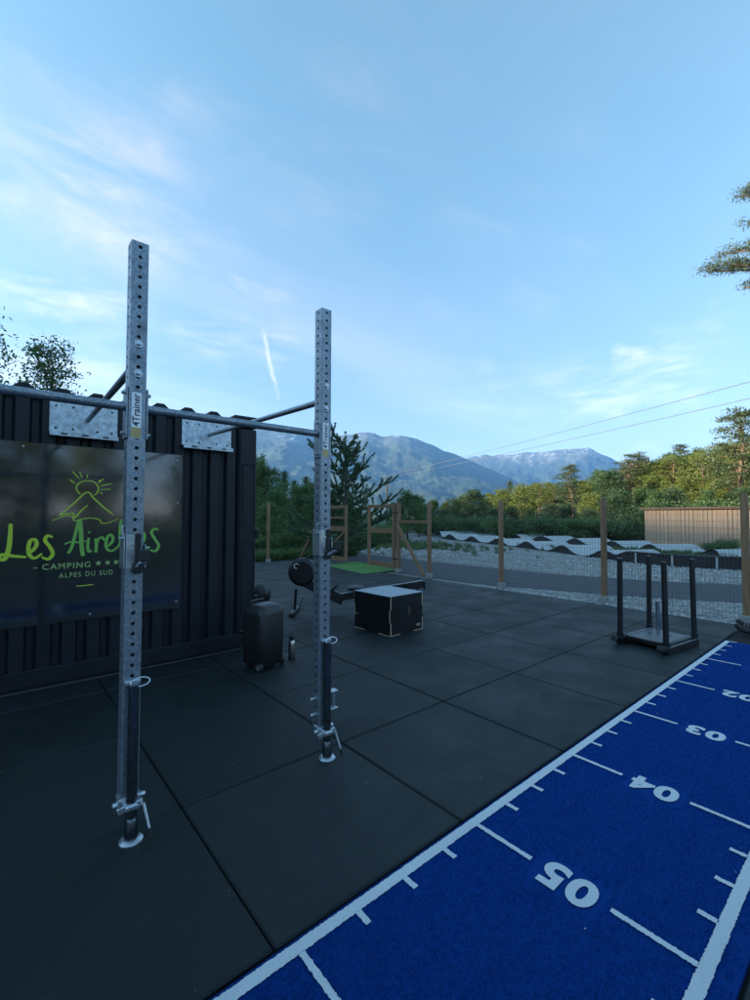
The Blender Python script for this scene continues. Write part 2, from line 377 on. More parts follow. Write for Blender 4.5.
# ------------------------------------------------------------------ setting: ground, floor, path, gravel, hills
def smooth(a, b, x): t = max(0., min(1., (x-a)/(b-a))); return t*t*(3-2*t)
def ground_z(x, y):
    d = math.hypot(x, y); az = math.degrees(math.atan2(-x, y))
    hill = smooth(33, 150, d)*17*smooth(46, 12, az)*smooth(-60, -20, az)
    return -.045+hill+(.35*mnoise.noise(Vector((x*.03, y*.03, 1.3))) if d > 36 else 0)*smooth(36, 60, d)
def build_ground():
    rings = [0, 6, 12, 18, 24, 30, 36, 44, 54, 66, 80, 100, 125, 150, 200, 300, 600, 1500, 4000, 8000, 14000]
    n = 120; V = [(0, 0, ground_z(0, 0))]; F = []
    for r in rings[1:]:
        for j in range(n):
            a = 2*math.pi*j/n; x, y = r*math.cos(a), r*math.sin(a); V.append((x, y, ground_z(x, y)*(1 if r < 400 else 0)-.0))
    for j in range(n): F.append((0, 1+j, 1+(j+1) % n))
    for i in range(len(rings)-2):
        for j in range(n): F.append((1+i*n+j, 1+(i+1)*n+j, 1+(i+1)*n+(j+1) % n, 1+i*n+(j+1) % n))
    b = MB(); b.v = V; b.f = F; b.build('ground', M['grass'], None, True, 'structure')
build_ground()

def sheet(name, outline, z, mat, kind='structure'):
    return MB().poly([(x, y, z) for x, y in outline]).build(name, mat, None, False, kind)
sheet('gravel_ground', [(-16, 8.0), (9, 8.0), (12, 16), (8, 27), (-4, 26.2), (-10, 28.6), (-20, 32), (-27, 31), (-27, 22), (-22, 14)], -.036, M['gravel'])
# the asphalt path that runs past the fence
near = [(-26, 8.9), (-16, 8.35), (-11, 8.36), (-7.64, 8.37), (-5.9, 8.48), (-4.8, 8.95), (-3.44, 9.40), (-1.93, 10.26), (0, 11.1), (5, 12.6), (14, 14.5)]
far = [(-26, 12.6), (-16, 11.5), (-10.4, 11.35), (-7.85, 11.45), (-6.2, 11.5), (-5.04, 11.75), (-4.0, 12.1), (-2.46, 13.0), (-.5, 14.0), (5, 15.4), (14, 17.5)]
def strip(a, b, z):
    q = MB(); q.add([(x, y, z) for x, y in a]+[(x, y, z) for x, y in b], [(i, i+1, len(a)+i+1, len(a)+i) for i in range(len(a)-1)]); return q
strip(near, far, -.030).build('asphalt_path', M['asphalt'], None, False, 'structure')

# rubber tile floor
TX0, TY0, TPX, TPY = -1.478, .80, 1.0235, 1.042
floor = MB().box(((-13.75-.35)/2, 2.2, -.030), (13.4, 11.6, .016)).build('rubber_floor', M['under'], None, False, 'structure')
floor2 = MB().box((2.3, 2.2, -.030), (5.2, 11.6, .016)).build('rubber_floor', M['under'], None, False, 'structure')
def tile_mesh():
    b = MB(); b.box((0, 0, -.0135), (TPX-.009, TPY-.009, .026), .0075); return b.mesh('rubber_tile', M['rubber'])
TILE = tile_mesh(); rnd = random.Random(4)
def tile(x, y, par):
    o = link('rubber_tile', TILE, par); o.location = (x, y, rnd.uniform(-.0022, .0006))
    o.rotation_euler = (rnd.uniform(-.0012, .0012), rnd.uniform(-.0012, .0012), rnd.uniform(-.0025, .0025)+(math.pi if rnd.random() < .5 else 0))
for i in range(12):
    for j in range(-4, 7):
        x, y = TX0-(i+.5)*TPX, TY0+(j+.5)*TPY
        if x < -5.3 and y < 1.8: continue
        tile(x, y, floor)
for i in range(4):
    for j in range(-3, 7): tile(-.375+(i+.5)*TPX, TY0+(j+.5)*TPY+.3, floor2)
MB().box((-6.195, -.7, -.012), (2.50, 6.2, .050), .004).build('foundation_slab', M['asphalt'], None, False, 'structure')

# grass tufts along the edge of the floor (nobody could count them)
def tufts(name, pts, seed, h, mat, label, n=22):
    g = np.random.default_rng(seed); V = []; F = []
    for (x, y, s) in pts:
        for _ in range(n):
            a = g.uniform(0, 6.28); l = h*s*g.uniform(.5, 1.2); px, py = x+g.normal(0, .06*s), y+g.normal(0, .06*s)
            tx, ty = math.cos(a)*l*.5, math.sin(a)*l*.5; w = .007*s; nx, ny = -math.sin(a)*w, math.cos(a)*w; k = len(V)
            V += [(px-nx, py-ny, -.05), (px+nx, py+ny, -.05), (px+tx*.5+nx*.7, py+ty*.5+ny*.7, l*.7), (px+tx, py+ty, l)]; F.append((k, k+1, k+3, k+2))
    o = link(name, np_mesh(name, V, F, mat), None, 'stuff'); o['label'] = label; o['category'] = 'grass'; return o
gr = random.Random(2)
tufts('grass_fringe', [(-13.9-abs(gr.gauss(0, .5)), gr.uniform(4.5, 11), gr.uniform(.6, 1.5)) for _ in range(420)] +
      [(gr.uniform(-24, -14), gr.uniform(12.2, 17.5), gr.uniform(.6, 1.3)) for _ in range(320)], 3, .22, LEAF['mid'], 'ragged grass growing along the far edge of the rubber floor')
tufts('weed_patches', [(gr.gauss(-15, 2.2), gr.gauss(16.2, 1.0), gr.uniform(.5, 1.1)) for _ in range(160)] +
      [(gr.gauss(-7.5, 2.0), gr.gauss(20.3, .7), gr.uniform(.7, 1.4)) for _ in range(260)], 8, .16, LEAF['mid'], 'low weeds growing on the gravel among the pump track')

# loose stones on the near gravel strip
def scatter_stones(name, inside, box, n, smin, smax, seed, label, z=-.036):
    g = np.random.default_rng(seed); V = []; F = []
    base = np.array([(1, 0, 0), (-1, 0, 0), (0, 1, 0), (0, -1, 0), (0, 0, 1), (0, 0, -1)], float)
    tri = [(0, 2, 4), (2, 1, 4), (1, 3, 4), (3, 0, 4), (2, 0, 5), (1, 2, 5), (3, 1, 5), (0, 3, 5)]
    c = 0
    while c < n:
        x, y = g.uniform(box[0], box[1]), g.uniform(box[2], box[3])
        if not inside(x, y): continue
        c += 1; s = smin+(smax-smin)*g.random()**2.5; a = g.uniform(0, 6.28); k = len(V)
        P = base*(g.uniform(.6, 1.2, (6, 1)))*np.array([s, s*g.uniform(.6, 1), s*g.uniform(.45, .8)])
        P = P @ np.array([[math.cos(a), math.sin(a), 0], [-math.sin(a), math.cos(a), 0], [0, 0, 1]])+np.array([x, y, z+s*.2])
        V += P.tolist(); F += [tuple(i+k for i in t) for t in tri]
    o = link(name, np_mesh(name, V, F, M['stone']), None, 'stuff'); o['label'] = label; o['category'] = 'gravel'
def edge_y(poly, x):
    for (x0, y0), (x1, y1) in zip(poly, poly[1:]):
        if x0 <= x <= x1: return y0+(y1-y0)*(x-x0)/(x1-x0)
    return poly[-1][1]
scatter_stones('gravel_stones', lambda x, y: y < edge_y(near, x)-.02, (-6.2, 1.5, 8.12, 11.2), 11000, .016, .045, 1, 'pale loose gravel between the wire fence and the asphalt path')
scatter_stones('gravel_bed', lambda x, y: y > edge_y(far, x)+.03, (-15, 0, 11.4, 17.5), 17000, .020, .065, 2, 'pale loose gravel between the asphalt path and the pump track')
scatter_stones('boulder_pile', lambda x, y: abs(y-12.6-.25*(x+14)) < 1.0, (-18, -11.2, 11.4, 14.5), 260, .05, .24, 5, 'heap of grey rubble beyond the wooden gate')

def floor_debris():
    g = np.random.default_rng(12); n = 110; C = np.stack([g.uniform(-5.0, -.1, n), g.uniform(.2, 8.0, n), np.full(n, .004)], 1)
    C[:, 2] += np.where((C[:, 0] > -1.46) & (C[:, 0] < -.38), .012, 0)
    V, F = cards(C, .013, .006, g); V[:, 2] = np.repeat(C[:, 2], 4)+(V[:, 2]-np.repeat(C[:, 2], 4))*.3
    o = link('litter', np_mesh('litter', V, F, M['ply']), None, 'stuff'); o['label'] = 'tiny dry bits scattered over the rubber floor and lane'; o['category'] = 'litter'

# mountains (polar height fields) and an unseen ridge, added to keep the low sun off the site
def interp(pts, x):
    if x <= pts[0][0]: return pts[0][1]
    for (x0, y0), (x1, y1) in zip(pts, pts[1:]):
        if x0 <= x <= x1: return y0+(y1-y0)*(x-x0)/(x1-x0)
    return pts[-1][1]
def mountain(name, sky_px, D, foot, u0, u1, nu, nr, rough, seed):
    V = []; F = []
    for i in range(nu+1):
        u = u0+(u1-u0)*i/nu; d = ray(u, 515); az = math.atan2(-d.x, d.y); v = interp(sky_px, u)
        top = z_at(u, v, D)
        for j in range(nr+1):
            t = j/nr; r = foot+(D*1.25-foot)*t
            k = (r-foot)/(D-foot)
            if k <= 1: h = top*(.30*k+.70*k**1.9)
            else: h = top*max(-.1, 1-(k-1)*3.2)
            p = Vector((-math.sin(az)*r, math.cos(az)*r, 0))
            q = p*(1/1500.)+Vector((seed, 0, 0))
            rid = (1-abs(mnoise.noise(q)))*.6+(1-abs(mnoise.noise(q*2.3)))*.3+(1-abs(mnoise.noise(q*5.1)))*.17+(1-abs(mnoise.noise(q*11.3)))*.13+(1-abs(mnoise.noise(q*23.)))*.07
            side = math.sin(math.pi*min(1, max(0, k)))
            h += rough*(rid-.97)*side*(1 if k < 1 else 0)
            if abs(k-1) < .06: h += rough*.045*mnoise.noise(q*9)+rough*.02*mnoise.noise(q*27)
            V.append((p.x, p.y, h-30*(1-smooth(0, .12, k))))
    w = nr+1
    for i in range(nu):
        for j in range(nr): F.append((i*w+j, (i+1)*w+j, (i+1)*w+j+1, i*w+j+1))
    link(name, np_mesh(name, V, F, M['mountain']), None, 'structure')
mountain('mountain', [(-300, 470), (-100, 440), (60, 424), (180, 421), (255, 425), (285, 427), (310, 433), (334, 435.5), (352, 433.5), (366, 431.5), (374, 433), (383, 436), (399, 435), (410, 436), (418, 439), (430, 443.5), (444, 450), (468, 459), (492, 469.5), (511, 478), (523, 484), (560, 503), (600, 512)], 7000, 2800, -60, 600, 420, 110, 430, 3.7)
mountain('mountain_range', [(380, 470), (440, 463), (469, 457.6), (485, 454), (500, 455), (516, 453.5), (537, 451.6), (552, 450), (573, 448.5), (588, 447.5), (597, 451), (610, 456), (618, 461), (660, 478), (760, 490), (950, 505)], 10000, 6900, 380, 800, 300, 80, 620, 9.2)
def shade_ridge():
    V = []; F = []; n, k = 60, 9; D0 = 420
    for i in range(n+1):
        az = R(98+(205-98)*i/n); e = smooth(98, 108, math.degrees(az))*smooth(205, 186, math.degrees(az))
        top = (D0*math.cos(az-SUN_AZ)*math.tan(SUN_EL)+7.0+.8*mnoise.noise(Vector((i*.33, 2, 0))))*e
        for j in range(k):
            r = D0+(j-4)*45; V.append((-math.sin(az)*r, math.cos(az)*r, top*max(0, 1-abs(j-4)/4.)-(.2 if j in (0, k-1) else 0)))
    for i in range(n):
        for j in range(k-1): F.append((i*k+j, (i+1)*k+j, (i+1)*k+j+1, i*k+j+1))
    link('hill', np_mesh('hill', V, F, M['grass']), None, 'structure')  # out of view; added and shaped to cast shade over the foreground
shade_ridge()

# ------------------------------------------------------------------ sprint lane
X0, YT = -1.3948, 6.8602                      # inner edge of the left line, y of mark 00
lane = MB().box((-.920, 1.75, -.008), (1.078, 10.28, .030), .004).build('turf_lane', M['blue'])
tag(lane, 'blue artificial turf sprint lane with white metre marks and numbers', 'turf lane')
jr = random.Random(9)
def ragged(x0, x1, y0, y1, z, step=.006, a=.0022):
    """a flat strip with the fuzzy edge that tufted turf has"""
    b = MB()
    def edge(p, q):
        n = max(2, int((Vector(q)-Vector(p)).length/step)); o = []
        for i in range(n):
            t = i/n; o.append((p[0]+(q[0]-p[0])*t+jr.uniform(-a, a), p[1]+(q[1]-p[1])*t+jr.uniform(-a, a)))
        return o
    if y1-y0 > x1-x0:
        n = int((y1-y0)/step); L_ = []; 
        for i in range(n+1):
            y = y0+(y1-y0)*i/n; L_ += [(x0+jr.uniform(-a, a), y, z), (x1+jr.uniform(-a, a), y, z)]
    else:
        n = int((x1-x0)/step); L_ = []
        for i in range(n+1):
            x = x0+(x1-x0)*i/n; L_ += [(x, y0+jr.uniform(-a, a), z), (x, y1+jr.uniform(-a, a), z)]
    return b.add(L_, [(2*i, 2*i+1, 2*i+3, 2*i+2) for i in range(n)])
ZL = .0125
ragged(X0-.047, X0, -3.3, YT+.012, ZL).build('side_line', M['white'], lane)
ragged(X0+.908, X0+.952, -3.3, YT+.012, ZL).build('side_line', M['white'], lane)
for k in range(0, 41):
    y = YT-k*.25; major = k % 4 == 0 and k > 0
    hw = .0125
    ragged(X0+.001, X0+(.289 if major else .066), y-hw, y+hw, ZL+.0006).build('tick_mark', M['white'], lane)
    ragged(X0+(.626 if major else .844), X0+.907, y-hw, y+hw, ZL+.0006).build('tick_mark', M['white'], lane)
def text_mesh(txt, mat, size, sx=1., bold=0., align='CENTER', spacing=1.):
    c = bpy.data.curves.new('lettering', 'FONT'); c.body = txt; c.size = size; c.offset = bold; c.align_x = align; c.align_y = 'CENTER'; c.space_character = spacing
    c.resolution_u = 5
    o = bpy.data.objects.new('lettering', c); COL.objects.link(o)
    dg = bpy.context.evaluated_depsgraph_get(); me = bpy.data.meshes.new_from_object(o.evaluated_get(dg))
    bpy.data.objects.remove(o); me.transform(Matrix.Diagonal((sx, 1, 1, 1))); me.materials.clear(); me.materials.append(mat); me.name = 'lettering'
    return me
for k in range(0, 10):
    me = text_mesh('%02d' % k, M['white'], .205, 1.05, .0085, spacing=1.12)
    o = link('number', me, lane); o.location = (X0+.4575, YT-k, ZL+.0008); o.rotation_euler = (0, 0, math.pi)

def turf_pile():
    """short blades standing on the lane between the white marks"""
    g = np.random.default_rng(31); n = 150000; y = .15+6.7*g.random(n)**1.9; x = -1.452+1.064*g.random(n)
    u = x-X0; k = np.abs(((YT-y)/.25+.5) % 1-.5)*.25; q = np.abs(((YT-y)+.5) % 1-.5); mj = q < .03
    bad = (u > -.050) & (u < .003) | (u > .905) & (u < .955) | (k < .0155) & ((u < .069) & (u > 0) | (u > .841)) | mj & (k < .0155) & ((u > 0) & (u < .292) | (u > .623)) | (q < .095) & (u > .315) & (u < .60)
    x, y = x[~bad], y[~bad]; n = len(x); a = g.uniform(0, 6.283, n); h = g.uniform(.006, .0125, n); l = g.uniform(.002, .007, n); w = .0012
    V = np.empty((n, 3, 3)); nx, ny = -np.sin(a)*w, np.cos(a)*w
    V[:, 0] = np.stack([x-nx, y-ny, np.full(n, .0065)], 1); V[:, 1] = np.stack([x+nx, y+ny, np.full(n, .0065)], 1); V[:, 2] = np.stack([x+np.cos(a)*l, y+np.sin(a)*l+.002, .0065+h], 1)
    link('turf_pile', np_mesh('turf_pile', V.reshape(-1, 3), np.arange(3*n).reshape(-1, 3), M['blue']), lane, 'stuff')
turf_pile()

# ------------------------------------------------------------------ shipping container
CX, CY1, CY0, CTOP = -4.92, 2.365, -3.70, 2.68
cont = thing('shipping_container', 'charcoal black corrugated steel shipping container on a concrete slab', 'container', (CX-1.2, -.67, 0))
def cpart(name, b, mat, par=None, smooth=False):
    o = b.build(name, mat, par or cont, smooth)
    if par is None: o.location = (-(CX-1.2), .67, 0)
    return o
def corrug(y0, y1, z0, z1, xo, depth, per, sgn=1):
    b = MB(); V = []; y = y0
    prof = [(0, 0), (.26, 0), (.37, -1), (.63, -1), (.74, 0)]
    ys = []
    while y < y1:
        for f, d in prof:
            if y+f*per <= y1: ys.append((y+f*per, xo+sgn*d*depth))
        y += per
    ys.append((y1, xo))
    V = [(x, yy, z) for yy, x in ys for z in (z0, z1)]
    return b.add(V, [(2*i, 2*i+1, 2*i+3, 2*i+2) for i in range(len(ys)-1)])
cpart('side_wall', corrug(CY0+.15, CY1-.20, .19, CTOP-.125, CX, .044, .187), M['cont'])
cpart('side_wall', corrug(CY0+.15, CY1-.20, .19, CTOP-.125, CX-2.40, .044, .187, -1), M['cont'])
b = MB()
def corrug_x(y):
    V = []; x = CX-2.3; 
    xs = []
    while x < CX-.1:
        for f, d in [(0, 0), (.26, 0), (.37, 1), (.63, 1), (.74, 0)]: xs.append((x+f*.278, d))
        x += .278
    return xs
xs = corrug_x(0)
cpart('end_wall', MB().add([(x, CY1-.05-d*.04, z) for x, d in xs for z in (.19, CTOP-.13)], [(2*i, 2*i+1, 2*i+3, 2*i+2) for i in range(len(xs)-1)]), M['cont'])
cpart('bottom_rail', MB().box((CX-.03, (CY0+CY1)/2, .115), (.07, CY1-CY0-.36, .15), .006), M['cont'])
cpart('top_rail', MB().box((CX-.03, (CY0+CY1)/2, CTOP-.095), (.06, CY1-CY0-.36, .062), .005), M['cont'])
# roof sheet: its corrugation shows as a scalloped edge above the rail
V = []; ys = []; y = CY0+.15
while y < CY1-.18:
    for f in range(8): ys.append((y+f*.2085/8*1.33, CTOP-.062+.060*smooth(.2, .8, .5-.5*math.cos(2*math.pi*f/8))))
    y += .2085*1.33
rv = [(x, yy, z) for yy, z in ys for x in (CX-2.41, CX-.004)]
rb = MB().add(rv, [(2*i, 2*i+1, 2*i+3, 2*i+2) for i in range(len(ys)-1)])
k0 = len(rb.v); rb.v += [(CX-.004, yy, CTOP-.066) for yy, z in ys]
rb.f += [(2*i+1, 2*i+3, k0+i+1, k0+i) for i in range(len(ys)-1)]
cpart('roof', rb, M['cont'], None, True)
for (px, py) in ((CX-.11, CY1-.10), (CX-.11, CY0+.09), (CX-2.33, CY1-.10), (CX-2.33, CY0+.09)):
    w = .235 if py > 0 else .16
    post = cpart('corner_post', MB().box((px+.03, py, CTOP/2+.03), (.15, w*.86, CTOP-.36), .008), M['cont'])
    if py > 0:
        s = 1 if px > CX-1 else -1
        for z0, z1 in ((1.42, 2.12), (.40, 1.22)):       # raised frame round a recessed pocket
            f = MB(); x = px+.03+s*.078; yc = py+.01; hw = .072
            f.box((x, yc-hw, (z0+z1)/2), (.012, .014, z1-z0), .003).box((x, yc+hw, (z0+z1)/2), (.012, .014, z1-z0), .003)
            f.box((x, yc, z0-.004), (.012, 2*hw+.014, .016), .003).box((x, yc, z1+.004), (.012, 2*hw+.014, .016), .003)
            f.build('post_pocket', M['cont'], post)
        for hz_ in (1.31, .55): MB().box((px+.10, py+.115, hz_), (.05, .05, .10), .006).build('hinge', M['cont'], post)
    for z in (.110, CTOP-.062):
        c = MB().box((px+.02, py+.005, z), (.178, w, .124), .008)
        cs = cpart('corner_casting', c, M['cont'])
        MB().lathe([(.0, 0), (.038, 0), (.038, .004), (0, .004)], (0, 0, 0), 16, Matrix.Translation((px+.02+.089*(1 if px > CX-1 else -1), py, z)) @ Matrix.Rotation(math.pi/2, 4, 'Y')).build('casting_hole', M['under'], cs)

# ------------------------------------------------------------------ sign on the container
PX = CX+.022
sign = tag(MB().box((PX-.003, .655, 1.365), (.006, 1.735, 1.59), .0015).build('sign_panel', M['panel']), 'glossy dark sign board with green sun and mountain logo', 'sign')
for (y, z) in ((1.47, 2.10), (1.48, 1.66), (1.48, .64), (.72, .615), (-.14, .64), (.20, 2.12), (-.16, 1.5)):
    MB().lathe([(0, 0), (.009, 0), (.007, .004), (0, .005)], (0, 0, 0), 10, Matrix.Translation((PX, y, z)) @ Matrix.Rotation(math.pi/2, 4, 'Y')).build('screw', M['bolt'], sign, True)
stroke_n = [0]
def cat(pts, n=9, closed=False):
    P = [Vector(p) for p in pts]; o = []
    if len(P) == 2: return P
    for i in range(len(P)-1):
        p0, p1, p2, p3 = P[max(i-1, 0)], P[i], P[i+1], P[min(i+2, len(P)-1)]
        for k in range(n):
            t = k/n; o.append(.5*((2*p1)+(-p0+p2)*t+(2*p0-5*p1+4*p2-p3)*t*t+(-p0+3*p1-3*p2+p3)*t**3))
    return o+[P[-1]]
def logo_pt(zx, zy): p = at_x(zx/3.947, 440+zy/3.947, PX); return p.y, p.z
def stroke(b, pts, w, taper=.55, pix=True):
    """brush stroke on the sign face; points read off the enlarged photograph"""
    P = cat([logo_pt(*p) if pix else p for p in pts]); n = len(P); V = []; stroke_n[0] += 1
    base = PX+.0008+(stroke_n[0] % 5)*.00035
    for i, p in enumerate(P):
        t = (P[min(i+1, n-1)]-P[max(i-1, 0)]).normalized(); nn = Vector((-t.y, t.x))
        ang = .72+.28*abs(nn.x)                           # thicker on down strokes
        e = min(1, (min(i, n-1-i)+.8)/(n*.16)); ww = w*ang*(taper+(1-taper)*min(1, e))/2
        x = base+.0003*i/n
        V += [(x, p.x+nn.x*ww, p.y+nn.y*ww), (x, p.x-nn.x*ww, p.y-nn.y*ww)]
    b.add(V, [(2*i, 2*i+1, 2*i+3, 2*i+2) for i in range(n-1)])
def E_(x, y, s=1.): return [(x-18*s, y-14*s), (x+2*s, y-22*s), (x+14*s, y-42*s), (x+4*s, y-58*s), (x-14*s, y-40*s), (x-14*s, y-14*s), (x+4*s, y), (x+26*s, y-12*s)]
def S_(x, y, s=1.): return [(x+18*s, y-66*s), (x+2*s, y-72*s), (x-8*s, y-56*s), (x+8*s, y-34*s), (x+10*s, y-10*s), (x-10*s, y), (x-24*s, y-12*s)]
word = MB()
stroke(word, [(42, 330), (40, 380), (34, 430), (20, 468), (0, 472), (-6, 462), (14, 452), (50, 458), (104, 462)], .034, .7)
stroke(word, [(104, 446), (124, 440), (144, 415), (138, 393), (120, 398), (112, 428), (118, 456), (138, 466), (166, 448)], .030)
stroke(word, [(208, 384), (188, 378), (178, 396), (198, 424), (208, 450), (190, 470), (164, 462)], .030)
word.build('lettering', M['lime'], sign)
word = MB()
stroke(word, [(268, 448), (284, 420), (300, 360), (312, 318), (322, 322)], .026, .7)
stroke(word, [(316, 318), (320, 370), (322, 420), (328, 458)], .034, .8)
stroke(word, [(254, 412), (280, 402), (310, 404), (340, 398)], .018)
stroke(word, [(350, 386), (346, 420), (350, 440), (362, 436)], .024, .7)
stroke(word, [(351, 362), (354, 366)], .024, 1.)
stroke(word, [(378, 388), (380, 415), (378, 444)], .026, .8)
stroke(word, [(380, 412), (390, 390), (404, 384), (410, 396)], .022)
stroke(word, [(412, 420), (432, 414), (446, 392), (438, 374), (424, 384), (418, 412), (426, 434), (446, 436), (466, 420)], .026)
stroke(word, [(466, 420), (482, 380), (488, 330), (480, 316), (474, 340), (474, 400), (482, 436), (500, 424)], .024)
stroke(word, [(500, 424), (514, 380), (520, 328), (512, 314), (506, 338), (506, 398), (514, 434), (530, 424)], .024)
stroke(word, [(530, 420), (552, 414), (570, 392), (566, 366), (550, 374), (542, 404), (550, 432), (570, 438), (592, 420)], .026)
stroke(word, [(626, 356), (610, 350), (598, 366), (612, 392), (626, 416), (614, 438), (592, 434)], .028)
word.build('lettering', M['leafgreen'], sign)
emb = MB()
stroke(emb, [(318, 214), (302, 196), (306, 176), (326, 164), (350, 161), (374, 168), (388, 188), (384, 208), (372, 218)], .011, .9)
for p in (((286, 124), (312, 152)), ((314, 126), (324, 148)), ((345, 136), (344, 150)), ((276, 156), (296, 172)), ((410, 152), (388, 170)), ((440, 172), (396, 182)), ((436, 194), (396, 196)), ((404, 212), (394, 208)), ((398, 156), (388, 166))):
    stroke(emb, p, .009, .9)
stroke(emb, [(234, 297), (290, 252), (343, 206), (372, 232), (410, 266), (448, 296)], .014, .8)
stroke(emb, [(234, 297), (262, 292), (288, 290), (296, 306), (318, 282), (346, 257)], .012, .8)
stroke(emb, [(206, 318), (236, 306), (264, 298), (284, 302), (294, 318), (320, 312), (360, 308), (392, 314), (402, 328), (430, 326), (468, 310)], .010, .6)
stroke(emb, [(301, 577), (335, 574), (369, 570)], .011, .9)
emb.build('emblem', M['lime'], sign, False, 'stuff')
def sign_text(txt, zc, width_px, mat, hz, spacing):
    (y0, z0), (y1, z1) = logo_pt(width_px[0], zc), logo_pt(width_px[1], zc)
    me = text_mesh(txt, mat, .1, 1, .0006, 'LEFT', spacing)
    co_ = np.empty(len(me.vertices)*3, np.float32); me.vertices.foreach_get('co', co_); c = co_.reshape(-1, 3)
    lo, hi = c.min(0), c.max(0); s = (y1-y0)/(hi[0]-lo[0])
    me.transform(Matrix.Translation((-lo[0], -(lo[1]+hi[1])/2, 0))); me.transform(Matrix.Diagonal((s, hz/(hi[1]-lo[1]), 1, 1)))
    o = link('lettering', me, sign); o.rotation_euler = (R(90), 0, R(90)); o.location = (PX+.0016, y0, (z0+z1)/2+.0)
sign_text('CAMPING', 496, (167, 357), M['pale_print'], .052, 1.2)
sign_text('ALPES DU SUD', 528, (233, 445), M['pale_print'], .044, 1.3)
st = MB()
for zx in (388, 425, 458, 491):
    y, z = logo_pt(zx, 486+(388-zx)*.06); v = []
    for i in range(10):
        r = .028 if i % 2 == 0 else .0115; a = math.pi/2+i*math.pi/5; v.append((PX+.0014, y+r*math.cos(a), z+r*math.sin(a)))
    k = len(st.v); st.v += v+[(PX+.0014, y, z)]; st.f += [(k+i, k+(i+1) % 10, k+10) for i in range(10)]
for zx in (139, 536):
    y, z = logo_pt(zx, 505 if zx < 200 else 478); st.box((PX+.0012, y, z), (.001, .026, .007))
st.build('star_row', M['pale_print'], sign, False, 'stuff')

# ------------------------------------------------------------------ pull-up rig
RX, RW, RTOP = -2.462, .080, 2.885
RYS = (-.586, .535, 1.648)
rig = thing('pull_up_rig', 'galvanised perforated steel pull-up rig bolted to the black container', 'fitness rig', (RX, .53, 0))
INV = Matrix.Translation((-RX, -.53, 0))
def rpart(name, b, mat, par=None, smooth=False):
    o = b.build(name, mat, par or rig, smooth)
    if par is None: o.location = (-RX, -.53, 0)
    return o
def perforated(y, z0, z1):
    """square tube with real round holes every 50 mm on all four faces"""
    b = MB(); h = RW/2; pitch = .05; n = int(round((z1-z0)/pitch)); r = .0095
    for a in range(4):
        M_ = Matrix.Translation((RX, y, 0)) @ Matrix.Rotation(a*math.pi/2, 4, 'Z')
        e = h-.006
        for k in range(n):
            zc = z0+(k+.5)*pitch; q = pitch/2
            outer = [(e, -q), (e, 0), (e, q), (0, q), (-e, q), (-e, 0), (-e, -q), (0, -q)]
            inner = [(r*math.cos(t), r*math.sin(t)) for t in (-math.pi/4+i*math.pi/4 for i in range(8))]
            v = [(h, p[0], zc+p[1]) for p in outer]+[(h, p[0], zc+p[1]) for p in inner]+[(h-.004, p[0], zc+p[1]) for p in inner]
            f = [(i, (i+1) % 8, 8+(i+1) % 8, 8+i) for i in range(8)]+[(8+i, 8+(i+1) % 8, 16+(i+1) % 8, 16+i) for i in range(8)]
            b.add(v, f, M_)
        b.add([(h, e, z0), (h-.0018, h-.0018, z0), (h-.0018, h-.0018, z1), (h, e, z1), (h-.0018, h-.0018, z0), (e, h, z0), (e, h, z1), (h-.0018, h-.0018, z1)], [(0, 1, 2, 3), (4, 5, 6, 7)], M_)
    b.box((RX, y, z1+.001), (RW-.004, RW-.004, .004), .001)
    return b
def bolts(parent, lst):
    for a in lst: q = MB(); bolt(q, *a); q.build('bolt', M['bolt'], parent)
def bolt(b, p, axis, r=.014, l=.012):
    Mx = {'x': Matrix.Rotation(math.pi/2, 4, 'Y'), '-x': Matrix.Rotation(-math.pi/2, 4, 'Y'), 'y': Matrix.Rotation(-math.pi/2, 4, 'X'), '-y': Matrix.Rotation(math.pi/2, 4, 'X')}[axis]
    T = Matrix.Translation(p) @ Mx
    b.lathe([(0, 0), (r*1.35, 0), (r*1.35, .003), (0, .003)], (0, 0, 0), 14, T)
    b.lathe([(0, .003), (r*.85, .003), (r*.85, l), (r*.6, l+.002), (0, l+.002)], (0, 0, 0), 6, T)
TROPE = text_mesh('4Trainer', M['ink'], .045, 1, .0008)
FX = RX+RW/2
